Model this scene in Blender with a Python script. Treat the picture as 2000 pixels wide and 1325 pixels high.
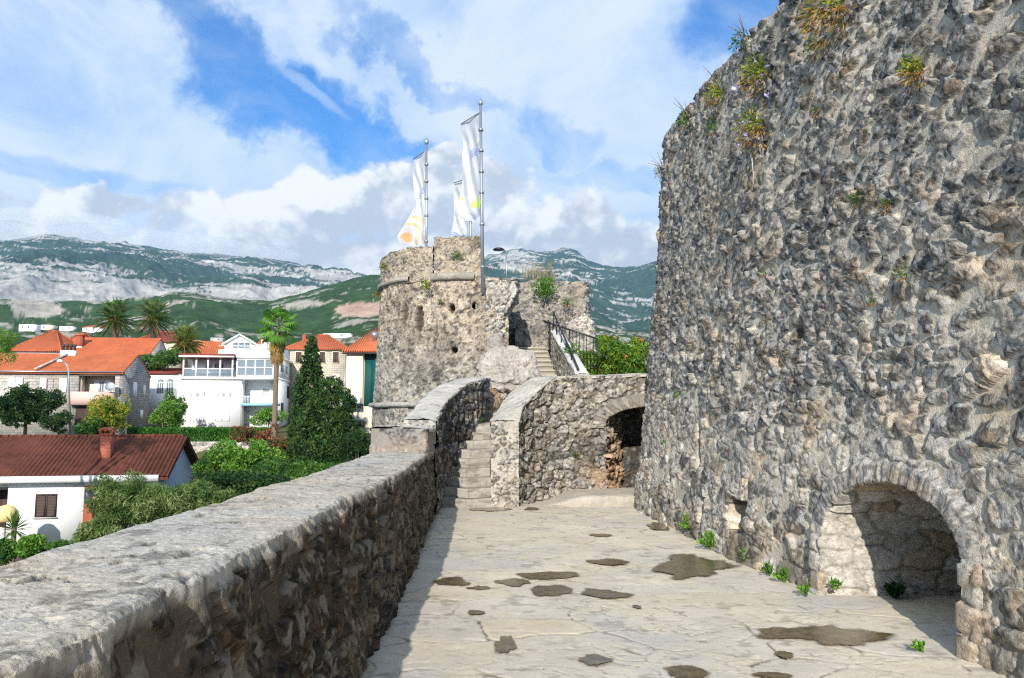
import bpy, math, random
import numpy as np
from mathutils import Vector
for o in list(bpy.data.objects): bpy.data.objects.remove(o)
S = bpy.context.scene
COLL = S.collection
R = math.radians
rng = np.random.default_rng(7)
random.seed(7)

# ------------------------------------------------------------------ camera
FPX, PITCH, EYE = 1525.0, math.atan(0.1), 1.65
cam = bpy.data.cameras.new('camera'); camo = bpy.data.objects.new('camera', cam); COLL.objects.link(camo)
camo.location = (0, 0, EYE); camo.rotation_euler = (math.pi/2 + PITCH, 0, 0)
cam.sensor_width = 36; cam.lens = 36*FPX/2000; cam.clip_start = 0.05; cam.clip_end = 30000
S.camera = camo
_c, _s = math.cos(PITCH), math.sin(PITCH)
def ray(px, py):
    cx = (px-1000)/FPX; cy = (662.5-py)/FPX; k = _c-cy*_s
    return cx/k, (_s+cy*_c)/k
def at(px, py, Y):                       # measured photo position -> world point at a surveyed distance
    a, b = ray(px, py); return Vector((a*Y, Y, EYE+b*Y))
def fl(px, py, z=0.0):
    a, b = ray(px, py); Y = (z-EYE)/b; return Vector((a*Y, Y, z))

# ------------------------------------------------------------------ render, exposure
S.render.engine = 'CYCLES'
S.cycles.use_denoising = False; S.cycles.filter_width = 1.2
S.cycles.max_bounces = 6; S.cycles.diffuse_bounces = 3; S.cycles.glossy_bounces = 2
S.cycles.transmission_bounces = 3; S.cycles.transparent_max_bounces = 6; S.cycles.volume_bounces = 2
S.view_settings.view_transform = 'Standard'; S.view_settings.look = 'None'
S.view_settings.exposure = 0.8; S.view_settings.gamma = 1.0

# ------------------------------------------------------------------ shader expression helper
class X:
    def __init__(s, nt, sock): s.nt, s.k = nt, sock
    def _m(s, op, *a, clamp=False):
        n = s.nt.nodes.new('ShaderNodeMath'); n.operation = op; n.use_clamp = clamp
        for i, v in enumerate((s,)+a):
            if isinstance(v, X): s.nt.links.new(v.k, n.inputs[i])
            else: n.inputs[i].default_value = v
        return X(s.nt, n.outputs[0])
    def __add__(s, o): return s._m('ADD', o)
    __radd__ = __add__
    def __sub__(s, o): return s._m('SUBTRACT', o)
    def __rsub__(s, o): return (s*-1.0)+o
    def __mul__(s, o): return s._m('MULTIPLY', o)
    __rmul__ = __mul__
    def __truediv__(s, o): return s._m('DIVIDE', o)
    def pw(s, o): return s._m('POWER', o)
    def clamp(s): return s._m('ADD', 0.0, clamp=True)
    def mx(s, o): return s._m('MAXIMUM', o)
    def mn(s, o): return s._m('MINIMUM', o)
    def ss(s, a, b):                     # smoothstep
        n = s.nt.nodes.new('ShaderNodeMapRange'); n.interpolation_type = 'SMOOTHSTEP'
        s.nt.links.new(s.k, n.inputs[0]); n.inputs[1].default_value = a; n.inputs[2].default_value = b
        return X(s.nt, n.outputs[0])
def comb(nt, x, y, z):
    n = nt.nodes.new('ShaderNodeCombineXYZ')
    for i, v in enumerate((x, y, z)):
        if isinstance(v, X): nt.links.new(v.k, n.inputs[i])
        else: n.inputs[i].default_value = v
    return X(nt, n.outputs[0])
def noise(nt, vec, scale, det=4, rough=.55, dist=0.0, col=False):
    n = nt.nodes.new('ShaderNodeTexNoise'); n.inputs['Scale'].default_value = scale
    n.inputs['Detail'].default_value = det; n.inputs['Roughness'].default_value = rough; n.inputs['Distortion'].default_value = dist
    if vec is not None: nt.links.new(vec.k, n.inputs['Vector'])
    return X(nt, n.outputs['Color' if col else 0])
def mixc(nt, f, a, b, mode='MIX'):
    n = nt.nodes.new('ShaderNodeMix'); n.data_type = 'RGBA'; n.blend_type = mode
    for i, v in ((0, f), (6, a), (7, b)):
        if isinstance(v, X): nt.links.new(v.k, n.inputs[i])
        elif isinstance(v, (int, float)): n.inputs[i].default_value = v
        else: n.inputs[i].default_value = (*v[:3], 1)
    return X(nt, n.outputs[2])

# ------------------------------------------------------------------ sky, sun
SUN = Vector((0.13, 1.0, -0.45)).normalized()          # direction the light travels
el = math.asin(-SUN.z); az_sun = math.atan2(-SUN.x, -SUN.y)
def build_world():
    w = bpy.data.worlds.new('World'); S.world = w; w.use_nodes = True
    w.cycles.sampling_method = 'MANUAL'; w.cycles.sample_map_resolution = 512
    nt = w.node_tree; nt.nodes.clear()
    out = nt.nodes.new('ShaderNodeOutputWorld'); bg = nt.nodes.new('ShaderNodeBackground')
    sky = nt.nodes.new('ShaderNodeTexSky'); sky.sky_type = 'NISHITA'; sky.sun_disc = False
    sky.sun_elevation = el; sky.sun_rotation = az_sun; sky.dust_density = 0.3; sky.ozone_density = 3.0; sky.air_density = 1.2
    tc = nt.nodes.new('ShaderNodeTexCoord'); d = X(nt, tc.outputs['Generated'])
    sp = nt.nodes.new('ShaderNodeSeparateXYZ'); nt.links.new(d.k, sp.inputs[0])
    x, y, z = (X(nt, sp.outputs[i]) for i in range(3))
    az = x._m('ARCTAN2', y); e = z._m('ARCSINE')
    def A_(px): return math.atan((px-1000)/FPX)
    def E_(px, py): a, b = ray(px, py); return math.atan2(b, math.sqrt(1+a*a))
    p = comb(nt, az, e, 0.0)
    wn = noise(nt, p, 7.0, 5, .6, col=True)
    sw = nt.nodes.new('ShaderNodeSeparateColor'); nt.links.new(wn.k, sw.inputs[0])
    wx = X(nt, sw.outputs[0])-.5; wy = X(nt, sw.outputs[1])-.5
    def blob(px, py, rx, ry, warp=.12, rot=0.0):
        a0, e0 = A_(px), E_(px, py); rx /= FPX; ry /= FPX
        u = az+wx*warp-a0; v = e+wy*warp-e0
        c, s = math.cos(R(rot)), math.sin(R(rot))
        uu = (u*c+v*s)*(1/rx); vv = (v*c-u*s)*(1/ry)
        return (1.0-(uu*uu+vv*vv)).mx(-1.0)              # >0 inside
    # thin high veil with blue gaps
    c, s = math.cos(R(-28)), math.sin(R(-28))
    pu = az*c+e*s; pv = e*c-az*s
    n1 = noise(nt, comb(nt, pu*2.2+wx*.25, pv*6.0+wy*.25, 3.1), 2.0, 7, .6)
    n2 = noise(nt, comb(nt, az*3.0+wx*.3, e*4.0, 9.7), 1.6, 7, .6, .6)
    gap = blob(520, 150, 330, 85, .25, -24).ss(-.7, .75)
    for g in ((700, 240, 170, 55, .2, -25), (1470, 30, 110, 80, .12, 0), (70, 330, 230, 22, .08, 0), (400, 60, 260, 50, .2, -18), (1090, 265, 90, 55, .2, -30), (1200, 340, 130, 30, .12, 0), (830, 110, 200, 45, .3, -30)):
        gap = gap.mx(blob(*g).ss(-.6, .7)*(.95 if g[0] in (700, 1470, 400) else .6))
    veil = ((n1-.5)*.95+(n2-.5)*.95+.90-gap*.74).ss(-.05, 1.02)
    streak = blob(590, 165, 110, 13, .05, -32).ss(-.2, 1.0)*.55
    veil = veil.mx(streak*(n1+.45))
    # heaped cloud over the mountains
    cum = None
    for b in ((640, 480, 250, 150, .09), (590, 360, 75, 40, .07), (510, 400, 80, 50, .07), (450, 470, 80, 70, .07), (800, 380, 240, 90, .08), (980, 370, 95, 70, .06), (900, 460, 300, 120, .08),
              (1150, 430, 75, 75, .07), (1200, 500, 240, 80, .1), (130, 470, 330, 95, .1), (170, 385, 150, 38, .1), (360, 420, 110, 80, .1), (870, 310, 55, 32, .06), (1045, 520, 400, 90, .1), (300, 540, 900, 90, .1)):
        m = blob(*b); cum = m if cum is None else cum.mx(m)
    pf = comb(nt, az+wx*.06, e*1.25+wy*.06, 1.0)
    vo = nt.nodes.new('ShaderNodeTexVoronoi'); vo.feature = 'SMOOTH_F1'; vo.inputs['Scale'].default_value = 15; vo.inputs['Smoothness'].default_value = .6
    try: vo.inputs['Detail'].default_value = 3; vo.inputs['Roughness'].default_value = .55
    except Exception: pass
    nt.links.new(pf.k, vo.inputs['Vector'])
    puff = (.55-X(nt, vo.outputs['Distance']))*1.4+(noise(nt, pf, 22, 6, .62)-.5)*1.1
    pf2 = comb(nt, az+wx*.06-.016, e*1.25+wy*.06+.026, 1.0)
    vo2 = nt.nodes.new('ShaderNodeTexVoronoi'); vo2.feature = 'SMOOTH_F1'; vo2.inputs['Scale'].default_value = 15; vo2.inputs['Smoothness'].default_value = .6
    try: vo2.inputs['Detail'].default_value = 3; vo2.inputs['Roughness'].default_value = .55
    except Exception: pass
    nt.links.new(pf2.k, vo2.inputs['Vector'])
    puff2 = (.55-X(nt, vo2.outputs['Distance']))*1.4+(noise(nt, pf2, 22, 6, .62)-.5)*1.1
    dens = cum+puff*.55
    cmask = dens.ss(-.05, .38)
    # lit towards the upper left rim, grey inside
    shade = (cum.ss(-.1, .75))*.75+(noise(nt, pf, 9, 5, .6)-.5)*1.3-(puff*.35)
    low = (E_(1000, 430)-e)*4.0
    rim = blob(520, 360, 190, 95, .1, 35).ss(-.4, .7)
    sh = (cum.ss(-.05, .85)*.55+low*.7-rim*.75-(puff-puff2)*1.1+(noise(nt, pf, 6, 4, .6)-.5)*.9+.12).ss(-.15, 1.05)
    ccol = mixc(nt, sh, (12.4, 12.4, 12.2), (7.0, 7.7, 8.8))
    vcol = mixc(nt, n2.ss(.35, .7), (7.0, 9.0, 11.8), (9.6, 10.8, 12.2))
    skyc = mixc(nt, 1.0, X(nt, sky.outputs[0]), (0.38, 1.2, 2.05), 'MULTIPLY')
    v1 = mixc(nt, veil*.96, skyc, vcol)
    v2 = mixc(nt, cmask, v1, ccol)
    nt.links.new(v2.k, bg.inputs[0]); bg.inputs[1].default_value = 0.05
    nt.links.new(bg.outputs[0], out.inputs[0])
build_world()
sl = bpy.data.lights.new('sun', 'SUN'); sl.energy = 4.4; sl.angle = R(0.55); sl.color = (1, .93, .82)
slo = bpy.data.objects.new('sun', sl); COLL.objects.link(slo); slo.rotation_euler = SUN.to_track_quat('-Z', 'Y').to_euler(); slo.location = (-5, -20, 30)

# ------------------------------------------------------------------ numpy noise
def h32(ix, iy, s):
    with np.errstate(over='ignore'):
        n = ix.astype(np.int64)*374761393+iy.astype(np.int64)*668265263+int(s)*974711
        n &= 0xffffffff; n = ((n ^ (n >> 13))*1274126177) & 0xffffffff; n = ((n ^ (n >> 16))*2246822519) & 0xffffffff; n ^= n >> 13
    return (n & 0xffffff)/float(0xffffff)
def vn(x, y, s=0):
    ix = np.floor(x); iy = np.floor(y); fx = x-ix; fy = y-iy
    fx = fx*fx*fx*(fx*(fx*6-15)+10); fy = fy*fy*fy*(fy*(fy*6-15)+10)
    a = h32(ix, iy, s); b = h32(ix+1, iy, s); c = h32(ix, iy+1, s); d = h32(ix+1, iy+1, s)
    return (a+(b-a)*fx)+((c+(d-c)*fx)-(a+(b-a)*fx))*fy
def fbm(x, y, o=4, s=0, g=.5):
    x = np.asarray(x, float); y = np.asarray(y, float); t = 0; a = 1.; n = 0.
    for i in range(o):
        t = t+a*vn(x, y, s+i*13); n += a; a *= g; x, y = x*1.6-y*1.2+3.7, x*1.2+y*1.6+1.3
    return t/n
def ridge(x, y, o=5, s=0):
    x = np.asarray(x, float); y = np.asarray(y, float); t = 0; a = 1.; n = 0.
    for i in range(o):
        t = t+a*(1-np.abs(2*vn(x, y, s+i*7)-1)); n += a; a *= .52; x, y = x*1.6-y*1.2+5.1, x*1.2+y*1.6+2.9
    return t/n
def n3(x, y, z, o=3, s=0): return (fbm(x+z*.37, y, o, s)+fbm(y+31, z+x*.21, o, s+5)+fbm(z+57, x+y*.29, o, s+9))/3
def sst(a, b, x): t = np.clip((x-a)/(b-a), 0, 1); return t*t*(3-2*t)
def lerp(a, b, t): return a+(b-a)*t
def vor(u, v, s, jit=.85, p=2.4, wt=.28):
    r = np.floor(v); f1 = np.full(u.shape, 9.); f2 = f1.copy(); rs = [np.zeros(u.shape) for _ in range(3)]; bu = np.zeros(u.shape); bv = bu.copy()
    for dy in (-1, 0, 1):
        rr = r+dy; sh = h32(rr, rr*0+3, s); iu = np.floor(u-sh)
        for dx in (-1, 0, 1):
            cu = iu+dx; h1 = h32(cu, rr, s+1); h2 = h32(cu, rr, s+2); h3 = h32(cu, rr, s+3)
            du = u-(cu+.5+sh+jit*(h1-.5)); dv = v-(rr+.5+jit*.9*(h2-.5))
            d = (np.abs(du)**p+np.abs(dv)**p)**(1/p)-wt*(h3-.5)
            m = d < f1; f2 = np.where(m, f1, np.minimum(f2, d)); f1 = np.where(m, d, f1)
            bu = np.where(m, du, bu); bv = np.where(m, dv, bv)
            for k, h in enumerate((h3, h1, h2)): rs[k] = np.where(m, h, rs[k])
    return f1, f2-f1, [((q*7.13+rs[(i+1) % 3]*3.7) % 1.0) for i, q in enumerate(rs)], bu, bv
PAL_GREY = [(.10, .105, .115), (.15, .155, .165), (.20, .20, .20), (.26, .255, .25), (.33, .32, .30), (.17, .165, .155), (.23, .21, .185), (.38, .36, .33)]
PAL_ROCK = [(.085, .088, .095), (.13, .132, .138), (.17, .168, .165), (.26, .25, .235), (.105, .107, .112), (.33, .315, .285), (.15, .14, .125), (.20, .195, .185)]
PAL_ROCK = [(1.18*a_, 1.12*b_, 1.03*c__) for a_, b_, c__ in PAL_ROCK]
PAL_WARM = [(.30, .27, .23), (.38, .34, .28), (.24, .225, .205), (.44, .39, .32), (.33, .28, .22), (.27, .26, .25), (.40, .30, .21), (.48, .44, .38)]
PAL_PALE = [(.33, .31, .28), (.40, .37, .33), (.27, .255, .24), (.45, .42, .37), (.36, .33, .30), (.22, .215, .21), (.42, .37, .31), (.48, .45, .41)]
PAL_DARK = [(.060, .050, .040), (.085, .070, .055), (.05, .045, .040), (.11, .095, .078), (.075, .072, .070), (.09, .065, .045)]
def stones(u, v, cw, ch, A, seed, pal=PAL_GREY, mcol=(.40, .375, .33), mort=.32, mvar=.5, tilt=1.2, warp=.3, chip=.45, stain=.35, p=2.9, jit=.85, wob=.17, spk=1.):
    uu = u/cw+warp*(fbm(u*1.3/cw, v*1.3/ch, 2, seed+40)-.5)*2; vv = v/ch+warp*(fbm(u*1.3/cw+9, v*1.3/ch, 2, seed+41)-.5)*2
    jx = fbm(u*3.6/cw, v*3.6/cw, 3, seed+42, .6)-.5; jy = fbm(u*3.6/cw+17, v*3.6/cw, 3, seed+43, .6)-.5
    f1, e, r, du, dv = vor(uu+wob*jx, vv+wob*jy, seed, jit, p, .40)
    pr = sst(.0, .17, e)
    fine = fbm(u*22, v*22, 4, seed+50, .6)-.5; rg = (ridge(u*9+r[0]*50, v*9+r[1]*50, 5, seed+60)-.55)+.35*(ridge(u*2.4/cw+r[1]*30, v*2.4/cw+r[0]*30, 3, seed+61)-.55)
    hs = pr*A*(.45+.75*r[0])+pr*A*tilt*1.25*(np.minimum(du*(r[1]+.2)+dv*(r[2]-.5)*1.6, -du*(1.2-r[1])+dv*(r[0]-.5)*1.6)+.16)+A*chip*.75*rg*pr+A*.22*fine
    hm = A*(mort+mvar*(fbm(u*.9, v*.9, 3, seed+70)-.5)+.25*(fbm(u*5, v*5, 3, seed+71)-.5))+A*.10*fine
    k = A*.10; t = sst(-k, k, hs-hm); h = np.maximum(hs, hm)
    P = np.array(pal); sc = P[(r[2]*len(P)).astype(int) % len(P)]
    sc = sc*(.72+.55*fbm(u*5+r[0]*9, v*5, 4, seed+80, .65))[..., None]
    sp_ = sst(.36, .64, fbm(u*34, v*34, 3, seed+86, .65)); sc = sc*(1+spk*(.42+1.05*sp_-1))[..., None]
    lich = sst(.56, .66, fbm(u*13, v*13, 4, seed+90, .6))[..., None]; sc = lerp(sc, np.array((.50, .49, .46)), lich*.6*spk)
    mc = np.array(mcol)*(.78+.45*fbm(u*4, v*4, 4, seed+95))[..., None]
    col = lerp(mc, sc, t[..., None])
    dk = sst(.54, .72, fbm(u*.8, v*1.1, 5, seed+99, .6))[..., None]
    col = col*(1-stain*dk)
    return h, col

# ------------------------------------------------------------------ meshes, tags
class MB:
    def __init__(s): s.v, s.c, s.q, s.n = [], [], [], 0
    def grid(s, P, col=None, keep=None, flip=False):
        m, n = P.shape[:2]; i = np.arange(m*n).reshape(m, n)+s.n
        q = np.stack([i[:-1, :-1], i[1:, :-1], i[1:, 1:], i[:-1, 1:]], -1)
        if flip: q = q[..., ::-1]
        q = q[keep] if keep is not None else q.reshape(-1, 4)
        s.add(P.reshape(-1, 3), q, col.reshape(-1, 3) if col is not None else None, abs_idx=True)
    def add(s, V, Q, col=None, abs_idx=False):
        V = np.asarray(V, float).reshape(-1, 3); Q = np.asarray(Q, np.int64).reshape(-1, 4)
        s.q.append(Q if abs_idx else Q+s.n); s.v.append(V); s.n += len(V)
        c = np.ones((len(V), 4)); c[:, :3] = .5 if col is None else col
        s.c.append(c)
    def box(s, a, b, col=None):
        (x0, y0, z0), (x1, y1, z1) = a, b
        V = [(x0, y0, z0), (x1, y0, z0), (x1, y1, z0), (x0, y1, z0), (x0, y0, z1), (x1, y0, z1), (x1, y1, z1), (x0, y1, z1)]
        s.add(V, [(3, 2, 1, 0), (4, 5, 6, 7), (0, 1, 5, 4), (1, 2, 6, 5), (2, 3, 7, 6), (3, 0, 4, 7)], col)
    def tube(s, pts, rad, k=8, col=None, cap=True):
        pts = [Vector(p) for p in pts]; rad = rad if isinstance(rad, (list, tuple)) else [rad]*len(pts)
        V = []; up = Vector((0.13, .31, .94))
        for i, p in enumerate(pts):
            t = (pts[min(i+1, len(pts)-1)]-pts[max(i-1, 0)]).normalized()
            a = t.cross(up if abs(t.dot(up)) < .95 else Vector((1, 0, 0))).normalized(); b = t.cross(a)
            for j in range(k):
                w = 2*math.pi*j/k; V.append(p+(a*math.cos(w)+b*math.sin(w))*rad[i])
        Q = [(i*k+j, i*k+(j+1) % k, (i+1)*k+(j+1) % k, (i+1)*k+j) for i in range(len(pts)-1) for j in range(k)]
        if cap:
            V += [pts[0], pts[-1]]; n = len(V)
            Q += [(n-2, (j+1) % k, j, j) for j in range(k)]+[(n-1, (len(pts)-1)*k+j, (len(pts)-1)*k+(j+1) % k, (len(pts)-1)*k+(j+1) % k) for j in range(k)]
        s.add([tuple(v) for v in V], Q, col)
    def poly(s, pts, depth):                            # polygon (list of 3-D points) given thickness along vector depth
        pts = [Vector(p) for p in pts]; d = Vector(depth); n = len(pts); c = sum(pts, Vector())/n
        V = pts+[p+d for p in pts]+[c, c+d]
        Q = [(i, (i+1) % n, n+(i+1) % n, n+i) for i in range(n)]
        Q += [(2*n, (i+1) % n, i, i) for i in range(n)]+[(2*n+1, n+i, n+(i+1) % n, n+(i+1) % n) for i in range(n)]
        s.add([tuple(v) for v in V], Q)
    def build(s, name, mat, parent=None, smooth=False, loc=None):
        V = np.concatenate(s.v); Q = np.concatenate(s.q); C = np.concatenate(s.c)
        tri = Q[:, 2] == Q[:, 3]; A4 = Q[~tri]; A3 = Q[tri][:, :3]
        me = bpy.data.meshes.new(name); me.vertices.add(len(V)); me.vertices.foreach_set('co', V.astype(np.float32).ravel())
        L = np.concatenate([A4.ravel(), A3.ravel()]); me.loops.add(len(L)); me.loops.foreach_set('vertex_index', L.astype(np.int32))
        st = np.concatenate([np.arange(len(A4))*4, len(A4)*4+np.arange(len(A3))*3]); me.polygons.add(len(st))
        me.polygons.foreach_set('loop_start', st.astype(np.int32))
        if smooth: me.polygons.foreach_set('use_smooth', np.ones(len(st), bool))
        a = me.attributes.new('Col', 'FLOAT_COLOR', 'POINT'); a.data.foreach_set('color', C.astype(np.float32).ravel())
        me.update(calc_edges=True); me.validate()
        if mat: me.materials.append(mat)
        o = bpy.data.objects.new(name, me); COLL.objects.link(o)
        if parent: o.parent = parent
        if loc is not None: o.location = loc
        return o
def tag(o, label=None, cat=None, group=None, kind=None):
    if label: o['label'] = label
    if cat: o['category'] = cat; o['kind'] = 'thing'
    if group: o['group'] = group
    if kind: o['kind'] = kind
    return o
def empty(name, loc=(0, 0, 0), rz=0., label=None, cat=None, group=None):
    o = bpy.data.objects.new(name, None); COLL.objects.link(o); o.location = loc; o.rotation_euler.z = rz; o.empty_display_size = .3
    return tag(o, label, cat, group)
def normals(P, flip=False):
    n = np.cross(np.gradient(P, axis=0), np.gradient(P, axis=1)); n /= np.linalg.norm(n, axis=-1, keepdims=True)+1e-12
    return -n if flip else n
def catmull(pts, ds):
    pts = np.array(pts, float); q = np.vstack([2*pts[0]-pts[1], pts, 2*pts[-1]-pts[-2]]); o = []
    for i in range(1, len(q)-2):
        t = np.linspace(0, 1, 24, endpoint=False)[:, None]; a, b, c, d = q[i-1], q[i], q[i+1], q[i+2]
        o.append(.5*(2*b+(c-a)*t+(2*a-5*b+4*c-d)*t*t+(3*b-a-3*c+d)*t**3))
    o = np.vstack(o+[q[-2:-1]]); L = np.r_[0, np.cumsum(np.linalg.norm(np.diff(o, axis=0), axis=1))]
    s = np.arange(0, L[-1], ds) if np.isscalar(ds) else ds
    return np.stack([np.interp(s, L, o[:, k]) for k in range(o.shape[1])], 1), s

# ------------------------------------------------------------------ materials
def new_mat(name):
    m = bpy.data.materials.new(name); m.use_nodes = True; nt = m.node_tree
    return m, nt, nt.nodes['Principled BSDF']
def setc(nt, b, x): nt.links.new(x.k, b.inputs['Base Color'])
def attr(nt):
    a = nt.nodes.new('ShaderNodeAttribute'); a.attribute_name = 'Col'; return X(nt, a.outputs['Color'])
def objco(nt): return X(nt, nt.nodes.new('ShaderNodeTexCoord').outputs['Object'])
def bump(nt, b, h, dist, st=1.):
    n = nt.nodes.new('ShaderNodeBump'); n.inputs['Strength'].default_value = st; n.inputs['Distance'].default_value = dist
    nt.links.new(h.k, n.inputs['Height']); nt.links.new(n.outputs[0], b.inputs['Normal'])
def gray(nt, x): return comb(nt, x, x, x)
def mat_stone(name, fine=60., spk=.5, bd=.012, rough=.92):
    m, nt, b = new_mat(name); p = objco(nt)
    n1 = noise(nt, p, fine, 5, .7); n2 = noise(nt, p, fine*.25, 5, .65)
    k = 1.0+((n1-.5)*1.5+(n2-.5)*1.3)*spk
    c = mixc(nt, 1.0, attr(nt), gray(nt, k.mx(.25)), 'MULTIPLY')
    c = mixc(nt, n1.ss(.60, .72)*.5, c, (.50, .48, .44)); c = mixc(nt, noise(nt, p, fine*.6, 4, .7).ss(.60, .70)*.6, c, (.055, .055, .055))
    setc(nt, b, c); b.inputs['Roughness'].default_value = rough; b.inputs['Specular IOR Level'].default_value = .2
    bump(nt, b, n1*.6+n2, bd)
    return m
def mat_plain(name, col, rough=.7, var=.15, sc=3., metal=0., spec=.3, bd=0., streak=0.):
    m, nt, b = new_mat(name); p = objco(nt)
    n = noise(nt, p, sc, 6, .65); k = 1.0+(n-.5)*(2*var)
    if streak:
        mp = nt.nodes.new('ShaderNodeMapping'); mp.inputs['Scale'].default_value = (3, 3, .25); nt.links.new(p.k, mp.inputs[0])
        k = k*(1.0-noise(nt, X(nt, mp.outputs[0]), 2.0, 5, .7).ss(.5, .75)*streak)
    setc(nt, b, mixc(nt, 1.0, (*col, 1), gray(nt, k), 'MULTIPLY')); b.inputs['Roughness'].default_value = rough
    b.inputs['Metallic'].default_value = metal; b.inputs['Specular IOR Level'].default_value = spec
    if bd: bump(nt, b, noise(nt, p, sc*8, 4, .6), bd)
    return m
def mat_leaf(name, var=.25, trans=.3, rough=.5):
    m, nt, b = new_mat(name); a = attr(nt)
    setc(nt, b, a); b.inputs['Roughness'].default_value = rough; b.inputs['Specular IOR Level'].default_value = .25
    t = nt.nodes.new('ShaderNodeBsdfTranslucent'); nt.links.new(mixc(nt, 1.0, a, (1.3, 1.5, .5), 'MULTIPLY').k, t.inputs[0])
    mx = nt.nodes.new('ShaderNodeMixShader'); mx.inputs[0].default_value = trans
    nt.links.new(b.outputs[0], mx.inputs[1]); nt.links.new(t.outputs[0], mx.inputs[2])
    nt.links.new(mx.outputs[0], nt.nodes['Material Output'].inputs[0])
    return m
M = dict(
    stone=mat_stone('rubble stone', 70., .75, .014), mortar=mat_stone('lime mortar', 45., .38, .007), paving=mat_stone('worn paving', 50., .22, .003, .8),
    far=mat_stone('weathered tower stone', 16., .55, .03), dark=mat_stone('parapet stone', 40., .45, .012),
    leaf=mat_leaf('leaf'), bark=mat_plain('bark', (.17, .13, .09), .95, .4, 6., bd=.02),
    white=mat_plain('white render', (.78, .79, .80), .8, .05, .8, streak=.06), cream=mat_plain('cream render', (.66, .60, .47), .8, .06, 1.),
    pink=mat_plain('pink render', (.62, .42, .38), .8, .08, 1.5), greywall=mat_plain('blue grey metal sheet', (.25, .32, .40), .6, .15, 1., streak=.25),
    dkwood=mat_plain('dark brown shutters', (.055, .035, .03), .6, .2, 9.), wshut=mat_plain('white shutters', (.72, .73, .76), .6, .06, 5.),
    iron=mat_plain('black painted iron', (.012, .012, .016), .45, .2, 8., spec=.5), steel=mat_plain('galvanised steel', (.33, .35, .38), .38, .15, 7., metal=.7),
    concrete=mat_plain('concrete', (.42, .40, .37), .9, .18, 2., bd=.01), dirt=mat_plain('dry earth', (.16, .13, .09), 1., .3, 1.5),
    terra=mat_plain('terracotta', (.42, .12, .055), .85, .3, 3.), brick=mat_plain('red brick', (.30, .085, .045), .85, .3, 8.),
    tgreen=mat_plain('dark green glass facade', (.01, .085, .085), .12, .25, .6, spec=.7), flag=None, blue=mat_plain('light blue paint', (.25, .48, .68), .7, .08, 2.),
    wood=mat_plain('brown wood', (.20, .10, .05), .7, .25, 6.), pinkcloth=mat_plain('pink cloth', (.75, .08, .22), .8, .1, 4.), sand=mat_plain('pale yellow canvas', (.72, .55, .24), .8, .08, 2.))
def mat_glass():
    m, nt, b = new_mat('window glass'); b.inputs['Base Color'].default_value = (.17, .21, .25, 1); b.inputs['Roughness'].default_value = .12; b.inputs['Specular IOR Level'].default_value = .8
    return m
M['glass'] = mat_glass()

# ================================================================== FORTRESS
def smin_edges(y0, y1, k, lo, hi):
    o = [y0]
    while o[-1] < y1: o.append(o[-1]+min(max(k*o[-1], lo), hi))
    return np.array(o)

# ---- terrace paving
def build_floor():
    Y = np.r_[np.linspace(-5, 4.4, 60), smin_edges(4.42, 17.2, .0032, .01, .05)]
    Xc = np.r_[np.linspace(-1.7, -1.2, 14), np.arange(-1.185, 3.3, .016), np.linspace(3.32, 5.6, 60)]
    yy, xx = np.meshgrid(Y, Xc, indexing='ij')
    wx = .22*(fbm(xx*1.6, yy*1.6, 4, 3)-.5)*2; wy = .22*(fbm(xx*1.6+20, yy*1.6, 4, 4)-.5)*2
    f1, e, r, du, dv = vor((xx+wx)/.85, (yy+wy)/.62, 11, .95, 2.2, .35)
    gap = fbm(xx*1.3, yy*1.3, 3, 21)
    wd = .013+.020*sst(.45, .7, gap)
    vis = sst(.30, .48, gap)*(.35+.65*sst(.35, .55, fbm(xx*3.1, yy*3.1, 3, 22)))
    crack = (1-sst(wd*.4, wd, e))*vis
    f2, e2, r2, _, _ = vor((xx+wx*1.5)/.31+5, (yy+wy*1.5)/.26, 17, .95)
    crack2 = (1-sst(.01, .035, e2))*sst(.60, .72, fbm(xx*.9, yy*.9, 3, 33))*.7
    crk = np.maximum(crack, crack2)
    low = fbm(xx*.8, yy*.8, 3, 5)-.5
    z = .016*low+.006*(fbm(xx*6, yy*6, 4, 6)-.5)+.005*(r[0]-.5)*sst(0, .1, e)+(du*(r[1]-.5)+dv*(r[2]-.5))*.004-.014*crk
    pit = sst(.63, .72, fbm(xx*7, yy*9, 4, 8)); z -= .004*pit
    z -= .05*sst(-1.15, -1.3, xx)*0
    base = np.array([(.545, .49, .39), (.56, .505, .405), (.53, .48, .395), (.565, .51, .40), (.535, .485, .41), (.555, .495, .385)])
    c = base[(r[2]*6).astype(int) % 6]*(.83+.34*fbm(xx*2.2, yy*2.2, 5, 12, .6))[..., None]
    c = lerp(c, np.array((.43, .42, .41)), (sst(.55, .75, fbm(xx*1.1, yy*1.1, 5, 15, .6))*.5)[..., None])
    c = lerp(c, np.array((.55, .44, .26)), (sst(.62, .8, fbm(xx*1.5+9, yy*1.5, 5, 16, .6))*.3)[..., None])
    c *= (1-.30*pit*sst(.4, .6, fbm(xx*2, yy*2, 2, 18)))[..., None]
    st = sst(.60, .78, fbm(xx*2.5+40, yy*3.2, 5, 19, .6)); c = lerp(c, np.array((.34, .31, .27)), (st*.3)[..., None])
    c = lerp(c, np.array((.07, .062, .05)), (crk*.88)[..., None])
    sk = sst(.66, .72, fbm(xx*7, yy*9, 5, 57, .62)); c = lerp(c, np.array((.17, .15, .125)), (sk*.22)[..., None]); z -= .002*sk
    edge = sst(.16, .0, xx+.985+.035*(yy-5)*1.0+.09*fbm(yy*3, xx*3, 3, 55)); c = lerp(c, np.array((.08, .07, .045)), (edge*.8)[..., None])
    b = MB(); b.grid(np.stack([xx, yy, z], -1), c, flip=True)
    tag(b.build('terrace_floor', M['paving'], smooth=True), kind='structure')
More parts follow.
